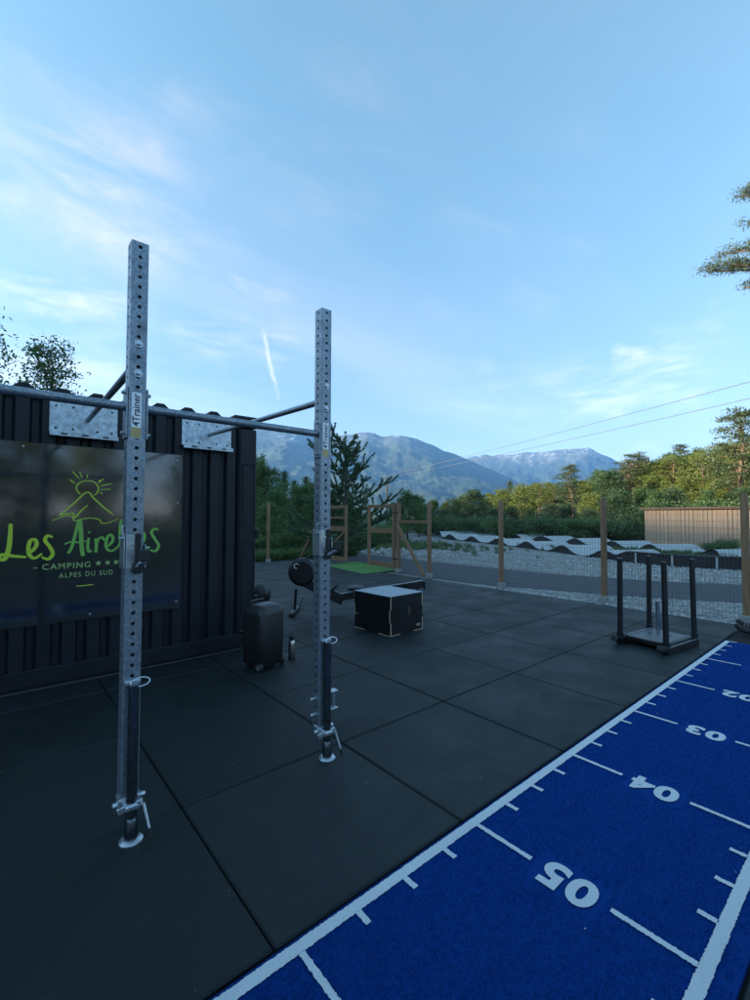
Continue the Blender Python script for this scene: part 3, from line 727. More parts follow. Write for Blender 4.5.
for i, y in enumerate(RYS):
    up = rpart('upright', perforated(y, .185, RTOP), M['zinc'])
    bolts(up, [((FX, y, z), 'x') for z in (2.375, 2.228)]+[((RX+.012, y+s*(RW/2+.008), z), 'y' if s > 0 else '-y', .011, .016) for z in (2.13, 1.93) for s in (-1, 1)])
    if i > 0:
        s_ = MB().box((FX+.0008, y-.004, 2.02), (.0012, .044, .225), .0003).build('sticker', M['sticker'], up)
        MB().box((FX+.0012, y-.004, 1.935), (.0012, .043, .05), .0003).build('sticker', M['orange'], up)
        o = link('lettering', TROPE, up)                # text x -> +Z, text y -> -Y, normal -> +X
        o.matrix_local = Matrix(((0, 0, 1, FX+.0018), (0, -1, 0, y-.004), (1, 0, 0, 2.045), (0, 0, 0, 1)))
    # adjustable foot: telescopic tube, clamp, plate, lever and locking ring
    tx = FX+.026; ft = rpart('foot_tube', MB().lathe([(.0, .02), (.0235, .02), (.0235, .725), (.019, .73), (0, .73)], (tx, y+.004, 0), 20), M['darktube'], None, True)
    MB().lathe([(0, 0), (.052, 0), (.052, .006), (.046, .012), (.024, .016), (0, .016)], (tx, y+.004, 0), 24).build('foot_plate', M['bolt'], ft, True)
    MB().lathe([(.024, .015), (.030, .02), (.030, .10), (.024, .11)], (tx, y+.004, 0), 18).build('foot_socket', M['darktube'], ft, True)
    cl = MB().box((FX-.02, y, .175), (.07, .098, .045), .006).box((tx, y+.004, .165), (.066, .066, .030), .008)
    cl.beam((FX, y-.05, .14), (tx+.03, y+.045, .18), .02, .03, .004)
    bolt(cl, (FX-.01, y-.049, .17), '-y', .013, .02); bolt(cl, (FX-.01, y+.049, .18), 'y', .013, .02)
    cl.build('clamp', M['bolt'], ft)
    lv = MB().tube([(tx+.02, y+.05, .165), (tx+.035, y+.058, .12), (tx+.06, y+.07, .05)], [.008, .007, .006], 8); lv.build('lever', M['bolt'], ft, True)
    MB().tube([(tx+.056, y+.068, .06), (tx+.066, y+.073, .022)], [.009, .010], 8).build('lever_grip', M['black'], ft, True)
    rg = [(FX+.03-.010*math.sin(t), y+.030+.042*math.cos(t), .733+.018*math.sin(t)) for t in (2*math.pi*k/24 for k in range(25))]
    MB().tube(rg, .0036, 7, False).build('locking_ring', M['bolt'], ft, True)
    MB().box((FX+.012, y, .735), (.03, .070, .022), .005).build('collar', M['bolt'], ft)
    rb_ = MB()
    if i == 2:                                          # small roller bracket on the far upright
        for z in (.275, .385): rb_.box((RX+.01, y+RW/2+.035, z), (.05, .075, .010), .003)
        rb_.tube([(RX+.01, y+RW/2+.05, .275), (RX+.01, y+RW/2+.05, .385)], .012, 10)
        rb_.build('roller_bracket', M['bolt'], up)
        bolts(up, [((RX-.01, y-RW/2, z), '-y', .010, .03) for z in (.36, .26)])
# cross bars with end flanges
for y0, y1 in ((RYS[0], RYS[1]), (RYS[1], RYS[2])):
    a, c = y0+RW/2+.009, y1-RW/2-.009
    cb = rpart('crossbar', MB().tube([(RX+.005, a, 2.062), (RX+.005, c, 2.062)], .0215, 18), M['zinc'], None, True)
    for fy in (y0+RW/2+.005, y1-RW/2-.005): MB().box((RX+.005, fy, 2.03), (.074, .008, .25), .002).build('end_flange', M['zinc'], cb)
for i, (y, by) in enumerate(((RYS[0], -.47), (RYS[1], .645), (RYS[2], 1.78))):
    br = MB().box((CX+.012, by, 2.41), (.010, .535, .275), .002); rpart_o = rpart('wall_bracket', br, M['zincplate'])
    l_ = MB().box((CX+.045, by, 2.268), (.075, .535, .008), .002).box((CX+.080, by, 2.253), (.006, .535, .038), .002); l_.build('bracket_lip', M['zincplate'], rpart_o)
    MB().box((CX+.020, by+.01, 2.41), (.007, .052, .275), .002).build('bracket_strap', M['zincplate'], rpart_o)
    ho = MB()
    for dy in (-.22, -.09, .10, .22):
        for dz in (-.10, .10): ho.lathe([(0, 0), (.010, 0), (.010, .002), (0, .002)], (0, 0, 0), 10, Matrix.Translation((CX+.0165, by+dy, 2.41+dz)) @ Matrix.Rotation(math.pi/2, 4, 'Y'))
    for dy in (-.16, 0, .16): ho.box((CX+.0836, by+dy, 2.255), (.002, .05, .014))
    ho.build('bracket_hole', M['under'], rpart_o, False, 'stuff')
    rpart('strut', MB().tube([(RX-RW/2, y, 2.285), (CX+.022, by+.02, 2.405)], .0205, 16), M['zinc'], None, True)

# bar hooks hanging on the uprights
def bar_hook(y, label, yaw):
    t = thing('bar_hook', label, 'bar hook', (FX, y, 1.28), 0, 'zinc bar hooks on the uprights')
    w = RW/2+.003
    sv = MB().box((.004, -.010, .075), (.006, .060, .165), .0015).box((-.035, -w-.003, .075), (.088, .006, .165), .0015).box((-.035, w+.003, .05), (.088, .006, .115), .0015)
    sv.build('sleeve', M['bolt'], t)
    MB().box((.014, .012, .08), (.014, .024, .165), .003).build('pad', M['rubberpad'], t)
    ar = MB().beam((.010, .012, -.005), (.10, .016, .035), .030, .020, .004, (0, 0, 1)); ar.build('arm', M['bolt'], t)
    ap = MB().beam((.012, .012, .012), (.095, .016, .050), .036, .014, .004).box((.108, .017, .062), (.026, .042, .058), .006).box((.010, .012, -.004), (.03, .046, .05), .006); ap.build('arm_pad', M['rubberpad'], t)
    bolts(t, [((.007, -.006, .11), 'x', .007, .008), ((-.02, w+.006, .09), 'y', .008, .014), ((-.02, -w-.006, .14), '-y', .008, .014)])
    MB().tube([(-.02, -w-.004, .15), (-.02, -w-.010, .20), (.0, -w-.010, .20)], .005, 7).build('safety_pin', M['bolt'], t, True)
bar_hook(RYS[1], 'zinc bar hook with black pad on upright in front of the sign', 0)
bar_hook(RYS[2], 'zinc bar hook with black pad on the upright clear of the sign', 0)

# ------------------------------------------------------------------ wheeled speaker case, ball, bottle
def rounded_rect(w, d, r, n=5):
    o = []
    for cx, cy, a0 in ((w/2-r, d/2-r, 0), (-w/2+r, d/2-r, 90), (-w/2+r, -d/2+r, 180), (w/2-r, -d/2+r, 270)):
        for k in range(n+1): a = R(a0+90*k/n); o.append((cx+r*math.cos(a), cy+r*math.sin(a)))
    return o
def loft(b, rings):
    n = len(rings[0][0]); o = len(b.v)
    for pts, z in rings: b.v += [(x, y, z) for x, y in pts]
    for i in range(len(rings)-1): b.f += [(o+i*n+j, o+i*n+(j+1) % n, o+(i+1)*n+(j+1) % n, o+(i+1)*n+j) for j in range(n)]
    b.f += [tuple(o+j for j in range(n)), tuple(o+(len(rings)-1)*n+j for j in range(n))]
    return b
sp = thing('trolley_speaker', 'tall black wheeled loudspeaker case standing beside the container corner', 'speaker', (-4.265, 2.145, 0), R(17))
loft(MB(), [(rounded_rect(.27, .27, .05), .03), (rounded_rect(.305, .31, .055), .06), (rounded_rect(.315, .32, .055), .30), (rounded_rect(.31, .315, .055), .54), (rounded_rect(.28, .30, .06), .595), (rounded_rect(.22, .25, .06), .622)]).build('cabinet', M['black'], sp, True)
loft(MB(), [(rounded_rect(.14, .20, .03), .621), (rounded_rect(.14, .20, .03), .628), (rounded_rect(.12, .18, .03), .632)]).build('top_panel', M['steelplate'], sp, True)
MB().tube([(-.09, -.09, .60), (-.09, -.09, .655), (-.09, .09, .655), (-.09, .09, .60)], .012, 8).build('handle', M['black'], sp, True)
gr_ = MB()
for k in range(12): gr_.box((-.1585, 0, .12+k*.036), (.004, .22, .012), .001)
gr_.build('grille', M['rubberpad'], sp)
for y in (-.14, .14):
    T = Matrix.Translation((.11, y-.012*(1 if y < 0 else -1), .042)) @ Matrix.Rotation(math.pi/2, 4, 'X')
    w_ = MB().lathe([(0, -.018), (.036, -.018), (.042, -.012), (.042, .012), (.036, .018), (0, .018)], (0, 0, 0), 20, T).build('wheel', M['rubberpad'], sp, True)
    MB().lathe([(0, -.0205), (.022, -.0205), (.024, .0205), (0, .0205)], (0, 0, 0), 16, T).build('hub', M['steelplate'], w_, True)
MB().box((-.10, 0, .016), (.05, .24, .032), .006).build('foot', M['rubberpad'], sp)

ball = thing('medicine_ball', 'black medicine ball lying on the rubber floor behind the speaker case', 'ball', (-7.12, 3.50, 0))
pr = [(.19*math.sin(math.pi*k/18), .19-.19*math.cos(math.pi*k/18)) for k in range(1, 18)]
MB().lathe([(0.001, 0)]+pr+[(0.001, .38)], (0, 0, 0), 28).build('shell', M['black'], ball, True)
for a in (0, 1.05, 2.1): MB().tube([(.1905*math.cos(t)*math.cos(a), .1905*math.cos(t)*math.sin(a), .19+.1905*math.sin(t)) for t in (2*math.pi*k/40 for k in range(41))], .0035, 6, False).build('seam', M['rubberpad'], ball, True)

bt = thing('water_bottle', 'small steel and black water bottle standing beside the speaker case', 'bottle', (-4.285, 2.49, 0))
MB().lathe([(0, 0), (.034, 0), (.037, .006), (.037, .165), (.033, .185), (.024, .195), (0, .195)], (0, 0, 0), 24).build('body', M['steel'], bt, True)
MB().lathe([(0, 0), (.0375, 0), (.0378, .02), (0, .02)], (0, 0, 0), 24).build('base_boot', M['black'], bt, True)
MB().lathe([(0, .194), (.027, .194), (.027, .232), (.020, .24), (0, .24)], (0, 0, 0), 20).build('cap', M['black'], bt, True)
MB().tube([(-.022, 0, .235), (-.022, 0, .262), (.022, 0, .262), (.022, 0, .235)], .006, 8).build('carry_loop', M['black'], bt, True)

# ------------------------------------------------------------------ plyometric box
px = thing('plyometric_box', 'black plywood plyometric box with pale edges and grey top', 'plyo box', (-4.590, 4.160, 0), R(2.5))
bw, bd, bh, th = .70, .62, .50, .018
def comb(n, lo, hi):
    e = [lo+(hi-lo)*i/n for i in range(n+1)]; return [(e[i], e[i+1]) for i in range(n)]
for s in (-1, 1):
    p = MB().box((0, s*(bd/2-th/2), bh/2), (bw-.006, th, bh-.004), .002).build('side_panel', M['blackpaint'], px)
    p = MB().box((s*(bw/2-th/2), 0, bh/2), (th, bd-2*th-.002, bh-.004), .002).build('side_panel', M['blackpaint'], px)
MB().box((0, 0, bh-.003), (bw, bd, .012), .002).build('top_panel', M['plytop'], px)
pe = MB()
for sx in (-1, 1):
    for sy in (-1, 1):
        for k, (a, c) in enumerate(comb(3, .002, bh-.012)):
            if k % 2 == 0: pe.box((sx*(bw/2+.0006), sy*(bd/2-th/2-.001), (a+c)/2), (.003, th*.72, c-a-.004))
            else: pe.box((sx*(bw/2-th/2-.001), sy*(bd/2+.0006), (a+c)/2), (th*.72, .003, c-a-.004))
pe.build('plywood_edge', M['ply'], px)
pf = MB()
for s in (-1, 1):
    for dx in (-.24, .24): pf.box((dx, s*(bd/2+.0008), .006), (.20, .0035, .009))
    for dy in (-.21, .21): pf.box((s*(bw/2+.0008), dy, .006), (.0035, .17, .009))
pf.build('plywood_edge', M['ply'], px)
MB().box((bw/2+.0008, .02, .29), (.003, .034, .115), .001).build('hand_hole', M['under'], px)
MB().box((bw/2+.0006, .040, .29), (.0034, .004, .115)).build('plywood_edge', M['ply'], px)
MB().box((bw/2+.0008, .22, .075), (.002, .065, .030)).build('label', M['ply'], px)
o = link('lettering', text_mesh('50 60', M['ink'], .024, 1, .0006), px); o.rotation_euler = (R(90), 0, R(90)); o.location = (bw/2+.0022, .22, .075)
o = link('lettering', text_mesh('60', M['ply'], .035, 1, .0006), px); o.rotation_euler = (R(90), 0, 0); o.location = (-.29, -bd/2-.0012, .20)

# ------------------------------------------------------------------ rowing machine
A_, B_ = Vector((-6.22, 3.66, 0)), Vector((-5.02, 5.10, 0))
ra = math.atan2(B_.y-A_.y, B_.x-A_.x)
rw = thing('rowing_machine', 'black rowing machine with round flywheel cage standing behind the plyometric box', 'rowing machine', A_, ra)
T = Matrix.Translation((.12, 0, .64)) @ Matrix.Rotation(math.pi/2, 4, 'X')
MB().lathe([(0, -.085), (.17, -.085), (.218, -.042), (.218, .042), (.17, .085), (0, .085)], (0, 0, 0), 32, T).build('flywheel_cage', M['black'], rw, True)
vg = MB()
for k in range(20):
    a = 2*math.pi*k/20
    for s_y in (-.0875, .0875): vg.beam((.12+.08*math.cos(a), s_y, .64+.08*math.sin(a)), (.12+.155*math.cos(a), s_y, .64+.155*math.sin(a)), .006, .005)
vg.build('vent_rib', M['rubberpad'], rw, False, 'stuff')
mk = MB(); mk.tube([(.04+.04*math.cos(t), -.089, .74+.035*math.sin(t)) for t in (.6+.25*k for k in range(18))], .006, 6); mk.build('emblem', M['sticker'], rw, True)
MB().tube([(.02, 0, .38), (.0, 0, .04)], .022, 12).build('front_leg', M['blackpaint'], rw, True)
MB().tube([(.16, 0, .32), (.06, 0, .05)], .008, 8).build('leg_brace', M['chrome'], rw, True)
fb = MB().beam((0, -.27, .035), (0, .27, .035), .06, .05, .010); fb.build('front_foot', M['blackpaint'], rw)
for y in (-.27, .27): MB().box((0, y, .025), (.085, .05, .05), .010).build('foot_cap', M['rubberpad'], rw)
MB().beam((.16, 0, .49), (.76, 0, .20), .10, .155, .012).build('front_frame', M['black'], rw)
o = link('lettering', text_mesh('|||/////', M['sticker'], .05, 1.4, .001), rw); o.rotation_euler = (R(90), R(26), 0); o.location = (.50, -.0515, .326)
for y in (-.13, .13):
    f_ = MB().beam((.52, y, .30), (.70, y, .47), .10, .025, .006, (0, 0, 1)).build('footrest', M['black'], rw); MB().beam((.56, y, .36), (.66, y, .455), .115, .012, .003).build('strap', M['rubberpad'], f_)
MB().beam((.72, 0, .300), (2.02, 0, .510), .030, .012, .003).build('rail_track', M['chrome'], rw)
MB().beam((.70, 0, .25), (2.02, 0, .465), .055, .085, .006).build('rail', M['blackpaint'], rw)
MB().beam((.70, 0, .205), (2.02, 0, .418), .060, .03, .006).build('rail_base', M['blackpaint'], rw)
MB().box((2.035, 0, .43), (.03, .09, .13), .008).build('end_cap', M['black'], rw)
loft(MB(), [(rounded_rect(.24, .30, .08), .44), (rounded_rect(.25, .32, .09), .47), (rounded_rect(.22, .30, .09), .49)]).build('seat', M['black'], rw, True).location = (.95, 0, -.07)
rl = MB().tube([(1.92, 0, .40), (1.96, 0, .04)], .022, 12).build('rear_leg', M['blackpaint'], rw, True)
MB().beam((1.96, -.25, .03), (1.96, .25, .03), .06, .06, .010).build('rear_foot', M['blackpaint'], rw)
MB().tube([(.06, 0, .76), (.30, .02, .93)], .013, 10).build('monitor_arm', M['black'], rw, True)
MB().box((.32, .02, .95), (.03, .15, .12), .010).build('monitor', M['black'], rw)
MB().tube([(.30, -.22, .52), (.30, .22, .52)], .014, 10).build('pull_handle', M['black'], rw, True)

# ------------------------------------------------------------------ weight sleds
def sled(loc, rz):
    t = thing('push_sled', 'black push sled with four upright poles, grey deck and chrome peg', 'sled', loc, rz)
    for sx in (-1, 1):
        x = sx*.255
        s = MB().beam((x, -.36, .040), (x, .40, .040), .075, .080, .008); s.beam((x, -.35, .045), (x, -.47, .085), .075, .06, .008); s.build('skid', M['blackpaint'], t)
    MB().box((0, .03, .092), (.50, .60, .016), .003).build('deck', M['steelplate'], t)
    MB().box((0, -.235, .062), (.43, .05, .05), .006).build('cross_member', M['blackpaint'], t)
    MB().box((0, .30, .062), (.43, .05, .05), .006).build('cross_member', M['blackpaint'], t)
    for sx in (-1, 1):
        MB().box((sx*.215, .03, .102), (.035, .60, .010), .002).build('deck_flange', M['steelplate'], t)
    for sx in (-1, 1):
        for y in (-.33, .36):
            p = MB().tube([(sx*.255, y, .07), (sx*.245, y, 1.02)], .030, 14).build('pole', M['blackpaint'], t, True)
            MB().lathe([(.0302, 0), (.038, .002), (.038, .06), (.0302, .062)], (sx*.255, y, .075), 14).build('pole_socket', M['blackpaint'], p, True)
    pg = MB().tube([(0, .04, .10), (0, .04, .51)], .0225, 16).build('weight_peg', M['chrome'], t, True)
    h = MB()
    for dx, dy in ((-.10, .05), (.08, .14), (.09, .0), (.13, -.10)): h.lathe([(0, 0), (.02, 0), (.02, .004), (0, .004)], (dx, dy, .1), 12)
    h.build('deck_bolt', M['rubberpad'], t)
sled((-1.948, 6.10, 0), R(-7.5))
t = thing('low_sled', 'low black sled lying by the fence post at the lane end', 'sled', (-1.02, 7.60, 0), R(8))
for y in (-.16, .16):
    s = MB().beam((-.30, y, .035), (.40, y, .035), .06, .07, .008)
    s.tube([(-.30, y, .065), (-.37, y, .075), (-.42, y, .105), (-.44, y, .14)], [.04, .04, .036, .03], 10); s.build('skid', M['rubberpad'], t, True)
for k in range(5): MB().box((-.36+.03*k, 0, .10), (.018, .30, .04), .004).build('crossbar', M['blackpaint'], t)
MB().box((.12, 0, .085), (.50, .30, .030), .004).build('deck', M['steelplate'], t)
MB().tube([(.12, 0, .10), (.12, 0, .38)], .0225, 14).build('weight_peg', M['chrome'], t, True)

gm = tag(MB().add([(*at_ground(326, 565.5).xy, -.0005+.006), (*at_ground(363, 574).xy, .0055), (*at_ground(398, 570).xy, .0055), (*at_ground(356, 561.5).xy, .0055)]+[(*at_ground(326, 565.5).xy, -.006), (*at_ground(363, 574).xy, -.006), (*at_ground(398, 570).xy, -.006), (*at_ground(356, 561.5).xy, -.006)],
    [(0, 1, 2, 3), (0, 1, 5, 4), (1, 2, 6, 5), (2, 3, 7, 6), (3, 0, 4, 7)]).build('turf_mat', M['green']), 'bright green turf mat lying on the rubber floor before the gate', 'mat')

# ------------------------------------------------------------------ fence and gates
def round_post(x, y, h, r=.05, par=None, name='post'):
    a = random.Random(int(x*100)); lean = (a.uniform(-.006, .006), a.uniform(-.006, .006))
    b = MB(); b.tube([(x, y, .03), (x+lean[0]*.5, y+lean[1]*.5, h*.5), (x+lean[0], y+lean[1], h-.012), (x+lean[0], y+lean[1], h)], [r*1.03, r, r*.97, r*.82], 16)
    o = b.build(name, M['wood'], par, True); f = MB(); f.box((x, y, .035), (.13, .13, .13), .012)
    bolt(f, (x, y-.066, .06), '-y', .010, .008); f.build('post_foot', M['concrete'], o)
    return o
def wire_panel(p0, p1, z0, z1, par, r=.0019, px_=.05, pz=.10):
    p0, p1 = Vector((*p0, 0)), Vector((*p1, 0)); d = p1-p0; l = d.length; d.normalize(); n = Vector((-d.y, d.x, 0))
    V = []; F = []
    def wire(a, c, e1, e2):
        k = len(V)
        for p in (a, c):
            for s1, s2 in ((1, 0), (-.5, .87), (-.5, -.87)): V.append(tuple(p+e1*(s1*r)+e2*(s2*r)))
        F.extend([(k, k+1, k+4, k+3), (k+1, k+2, k+5, k+4), (k+2, k, k+3, k+5)])
    q = int(l/px_)
    for i in range(q+1):
        a = p0+d*(i*l/q); wire(a+Vector((0, 0, z0)), a+Vector((0, 0, z1)), d, n)
    q = int((z1-z0)/pz)
    for i in range(q+1):
        z = Vector((0, 0, z0+(z1-z0)*i/q)); wire(p0+z+n*.003, p1+z+n*.003, n, Vector((0, 0, 1)))
    o = link('wire_mesh', np_mesh('wire_mesh', V, F, M['wire']), par); o['kind'] = 'stuff'
fence = thing('wire_fence', 'wire mesh fence on round wooden posts along the asphalt path', 'fence', (-4.6, 8.38, 0))
FP = [(-7.70, 8.36), (-5.63, 8.375), (-3.505, 8.40), (-1.49, 8.36), (.60, 8.38), (2.7, 8.4)]
fo = bpy.data.objects.new('x', None)
def fchild(o): o.location = Vector(o.location)-Vector((-4.6, 8.38, 0)); return o
for (x, y) in FP: fchild(round_post(x, y, 1.86, .052, fence))
n0 = len(fence.children)
for a, c in zip(FP, FP[1:]): wire_panel((a[0]+.055, a[1]+.03), (c[0]-.055, c[1]+.03), .0, 1.66, fence)
for o in fence.children:
    if o.name.startswith('wire_mesh'): fchild(o)
tag(round_post(-13.47, 6.92, 1.94, .055, None, 'wooden_post'), 'lone round wooden post at the grassy edge of the rubber floor', 'post')

def gate_bay(name, label, posts, leaf, s, braced):
    """leaf: (x of free edge, x of hinge edge); posts at the hinge and at the far end; s: side the bay lies on"""
    Y = 8.44; g = thing(name, label, 'gate', (leaf[1], Y, 0), 0, 'wooden gate bays at the floor edge')
    off = Vector((leaf[1], Y, 0))
    def gp(n_, b, mat=M['wood']): o = b.build(n_, mat, g); o.location = -off; return o
    for i, x in enumerate(posts[:1]):
        o = gp('post', MB().box((x, Y, .94), (.095, .095, 1.84), .006)); MB().box((x, Y, .035), (.13, .13, .11), .008).build('post_foot', M['concrete'], o)
    a, c = leaf; lo, hi = min(a, c), max(a, c)
    for x in (lo+.045, hi-.045): gp('stile', MB().box((x, Y-.02, .97), (.09, .06, 1.74), .004))
    for z, h in ((1.79, .09), (1.10, .15), (.16, .13)): gp('rail', MB().box(((lo+hi)/2, Y-.02, z), (hi-lo-.182, .055, h), .004), M['woodx'])
    if not braced: gp('brace', MB().beam((lo+.10, Y-.03, .24), (hi-.10, Y-.03, 1.02), .04, .07, .003), M['woodx'])
    if not braced: gp('rail', MB().box(((lo+hi)/2, Y-.02, 1.45), (hi-lo-.182, .05, .07), .004), M['woodx'])
    p0, p1 = posts
    if braced: gp('rail', MB().box(((p0+p1)/2, Y, 1.36), (abs(p1-p0)-.097, .07, .075), .004), M['woodx'])
    gp('brace', MB().beam((p0+.03*s, Y-.085, 1.28), (p1-.08*s, Y-.105, .02), .06, .075, .004))
    for z in (1.60, .35): gp('hinge', MB().box(((posts[0]+leaf[1])/2, Y-.055, z), (abs(posts[0]-leaf[1])+.12, .008, .035), .002), M['black'])
    wire_panel((min(p0, p1)+.05, Y+.04), (max(p0, p1)-.05, Y+.04), 0, 1.30, g)
    for o in g.children:
        if o.name.startswith('wire_mesh'): o.location = -off
gate_bay('wooden_gate', 'wooden gate frame with a sloping brace joining the wire fence', (-8.90, -7.78), (-10.17, -9.02), 1, True)
gate_bay('wooden_gate', 'wooden gate frame with diagonal infill and extra rail beyond the rowing machine', (-12.72, -13.9), (-11.20, -12.60), -1, False)

# ------------------------------------------------------------------ pump track
def closed_spline(pts, n=14):
    P = [Vector((*p, 0)) for p in pts]; k = len(P); o = []
    for i in range(k):
        p0, p1, p2, p3 = P[i-1], P[i], P[(i+1) % k], P[(i+2) % k]
        for j in range(n):
            t = j/n; o.append(.5*((2*p1)+(-p0+p2)*t+(2*p0-5*p1+4*p2-p3)*t*t+(-p0+3*p1-3*p2+p3)*t**3))
    return o
OUT = [(-17.4, 22.0), (-13.46, 20.30), (-10.69, 18.90), (-9.42, 18.25), (-7.2, 16.85), (-5.7, 16.1), (-4.2, 16.0), (-2.8, 16.75), (-1.9, 18.3), (-1.95, 20.1), (-3.0, 21.6), (-4.8, 22.5), (-7.3, 24.2), (-11.4, 26.2), (-13.6, 27.0), (-18.0, 29.2), (-20.5, 29.0), (-22, 27.0), (-21.6, 24.6), (-19.6, 22.9)]
def pump_track():
    t = thing('pump_track', 'pale modular pump track with rolling humps and black side skirts', 'pump track', (-11, 21, -.036))
    O = closed_spline(OUT); n = len(O); S = [0.]
    for i in range(n): S.append(S[-1]+(O[(i+1) % n]-O[i]).length)
    nor = []
    for i in range(n):
        tg = (O[(i+1) % n]-O[i-1]).normalized(); nor.append(Vector((-tg.y, tg.x, 0)))
    curv = []
    for i in range(n):
        a = (O[i]-O[i-4]).normalized(); c = (O[(i+4) % n]-O[i]).normalized(); curv.append(math.atan2(a.x*c.y-a.y*c.x, a.dot(c))/max(.1, (O[i]-O[i-4]).length))
    turn = [smooth(.10, .24, max(0, sum(curv[(i+k) % n] for k in range(-6, 7))/13)) for i in range(n)]
    w = 1.95; ins = []; zo = []; zi = []
    for i in range(n):
        h = .045+.30*(.5-.5*math.cos(2*math.pi*(S[i]+.4)/2.7))**1.6
        zo.append((1-turn[i])*h+turn[i]*.40); zi.append((1-turn[i])*h+turn[i]*.08); ins.append(O[i]+nor[i]*w)
    seg = 10; org = Vector((-11, 21, 0))
    for s in range(0, n, seg):
        ids = [(s+k) % n for k in range(seg+1)]
        V = []; F = []
        for i in ids:
            for q in range(5):
                f = q/4; p = O[i].lerp(ins[i], f); z = zo[i]*(1-f)+zi[i]*f-.05*turn[i]*math.sin(math.pi*f)
                V.append((p.x-org.x, p.y-org.y, z))
        for k in range(seg):
            for q in range(4): F.append((k*5+q, (k+1)*5+q, (k+1)*5+q+1, k*5+q+1))
        b = MB(); b.add(V, F); b.build('deck_section', M['deck'], t, True)
        for e, zz in ((O, zo), (ins, zi)):
            sg = 1 if e is O else -1; V = []
            for i in ids:
                p = e[i]+nor[i]*(.03*sg)-org; V += [(p.x, p.y, 0), (p.x, p.y, max(.005, zz[i]-.028))]
            b = MB(); b.add(V, [(2*k, 2*k+1, 2*k+3, 2*k+2) for k in range(seg)]); b.build('side_skirt', M['skirt'], t)
        i = ids[0]; p = O[i]-nor[i]*.012-org
        if turn[i] > .4: MB().box((p.x, p.y, zo[i]*.45), (.05, .05, zo[i]*.86), .004).build('support_post', M['deck'], t)
        V = []                                                     # edge lip of the deck
        for i in ids:
            p = O[i]-nor[i]*.012-org; V += [(p.x, p.y, zo[i]-.028), (p.x, p.y, zo[i]+.004)]
        b = MB(); b.add(V, [(2*k, 2*k+1, 2*k+3, 2*k+2) for k in range(seg)]); b.build('deck_lip', M['steelplate'], t)
pump_track()

# ------------------------------------------------------------------ shed of upright boards
def shed():
    a, c = Vector((-9.45, 28.1, 0)), Vector((-4.35, 26.35, 0)); l = (c-a).length; rz = math.atan2(c.y-a.y, c.x-a.x)
    t = thing('board_shed', 'low shed of pale upright boards with a flat brown roof', 'shed', (a.x, a.y, -.045), rz)
    H = 1.93; D = 3.2; n = 24; w = l/n; g = random.Random(7)
    bm_ = MB().box((0, 0, H/2), (w-.014, .024, H-.04), .003).mesh('board', M['pale']); bs = MB().box((0, 0, H/2), (w*.35, .020, H-.05), .003).mesh('board', M['pale'])
    wl = MB().box((l/2, D/2+.03, H/2), (l-.06, D, H-.08)).build('wall', M['bark'], t)
    for i in range(n):
        o = link('board', bm_, wl); o.location = ((i+.5)*w, g.uniform(-.006, .006)-.001, g.uniform(-.006, .01)); o.rotation_euler = (0, g.uniform(-.003, .003), 0)
    m_ = int(D/w)
    for i in range(m_):
        for x, s in ((-.001, 1), (l+.001, -1)):
            o = link('board', bm_, wl); o.location = (x+g.uniform(-.004, .004), .05+(i+.5)*w, 0); o.rotation_euler = (0, 0, math.pi/2)
    rf = MB().box((l/2, D/2, H+.045), (l+.35, D+.4, .075), .006).build('roof', M['roofw'], t)
    MB().box((l/2, -.205, H+.045), (l+.38, .022, .11), .003).build('fascia', M['roofw'], rf)
shed()

# ------------------------------------------------------------------ utility pole and overhead cables
PD = 70.
def pole():
    x, y = at_dist(387, PD); z0 = ground_z(x, y); z1 = z_at(387, 477, PD)
    t = thing('utility_pole', 'slim grey utility pole rising behind the conifer', 'utility pole', (x, y, z0))
    MB().tube([(0, 0, 0), (0, 0, (z1-z0)*.5), (0, 0, z1-z0)], [.17, .14, .11], 12).build('mast', M['bark'], t, True)
    d = Vector((CR.x, CR.y, 0)).normalized()
    MB().beam(d*-.9+Vector((0, 0, z1-z0-.25)), d*.9+Vector((0, 0, z1-z0-.25)), .10, .12, .01).build('crossarm', M['bark'], t)
    for s in (-1, 1):
        MB().lathe([(0, 0), (.05, 0), (.07, .06), (.05, .12), (.07, .16), (.03, .24), (0, .24)], tuple(d*.85*s+Vector((0, 0, z1-z0-.19))), 10).build('insulator', M['steelplate'], t, True)
    return Vector((x, y, z1)), d
pt, pd = pole()
for k, (v0, v1, s) in enumerate(((474, 374, -1), (478, 391, 1))):
    a = pt+pd*(.85*s)+Vector((0, 0, .05)); D1 = 26.; dx, dy = at_dist(760, D1); e = Vector((dx, dy, z_at(760, v1-2.5, D1)))
    ext = e+(e-a)*.55; pts = []
    for i in range(41):
        f = i/40; p = a.lerp(ext, f); p.z -= 1.1*4*f*(1-f)*.35; pts.append(p)
    # keep the sag gentle so the cable still crosses the same sky
    o = MB().tube(pts, .018, 6).build('overhead_cable', M['cable'], None, True)
    tag(o, ('upper' if k == 0 else 'lower')+' overhead cable running from the utility pole across the sky', 'cable', 'overhead cables')

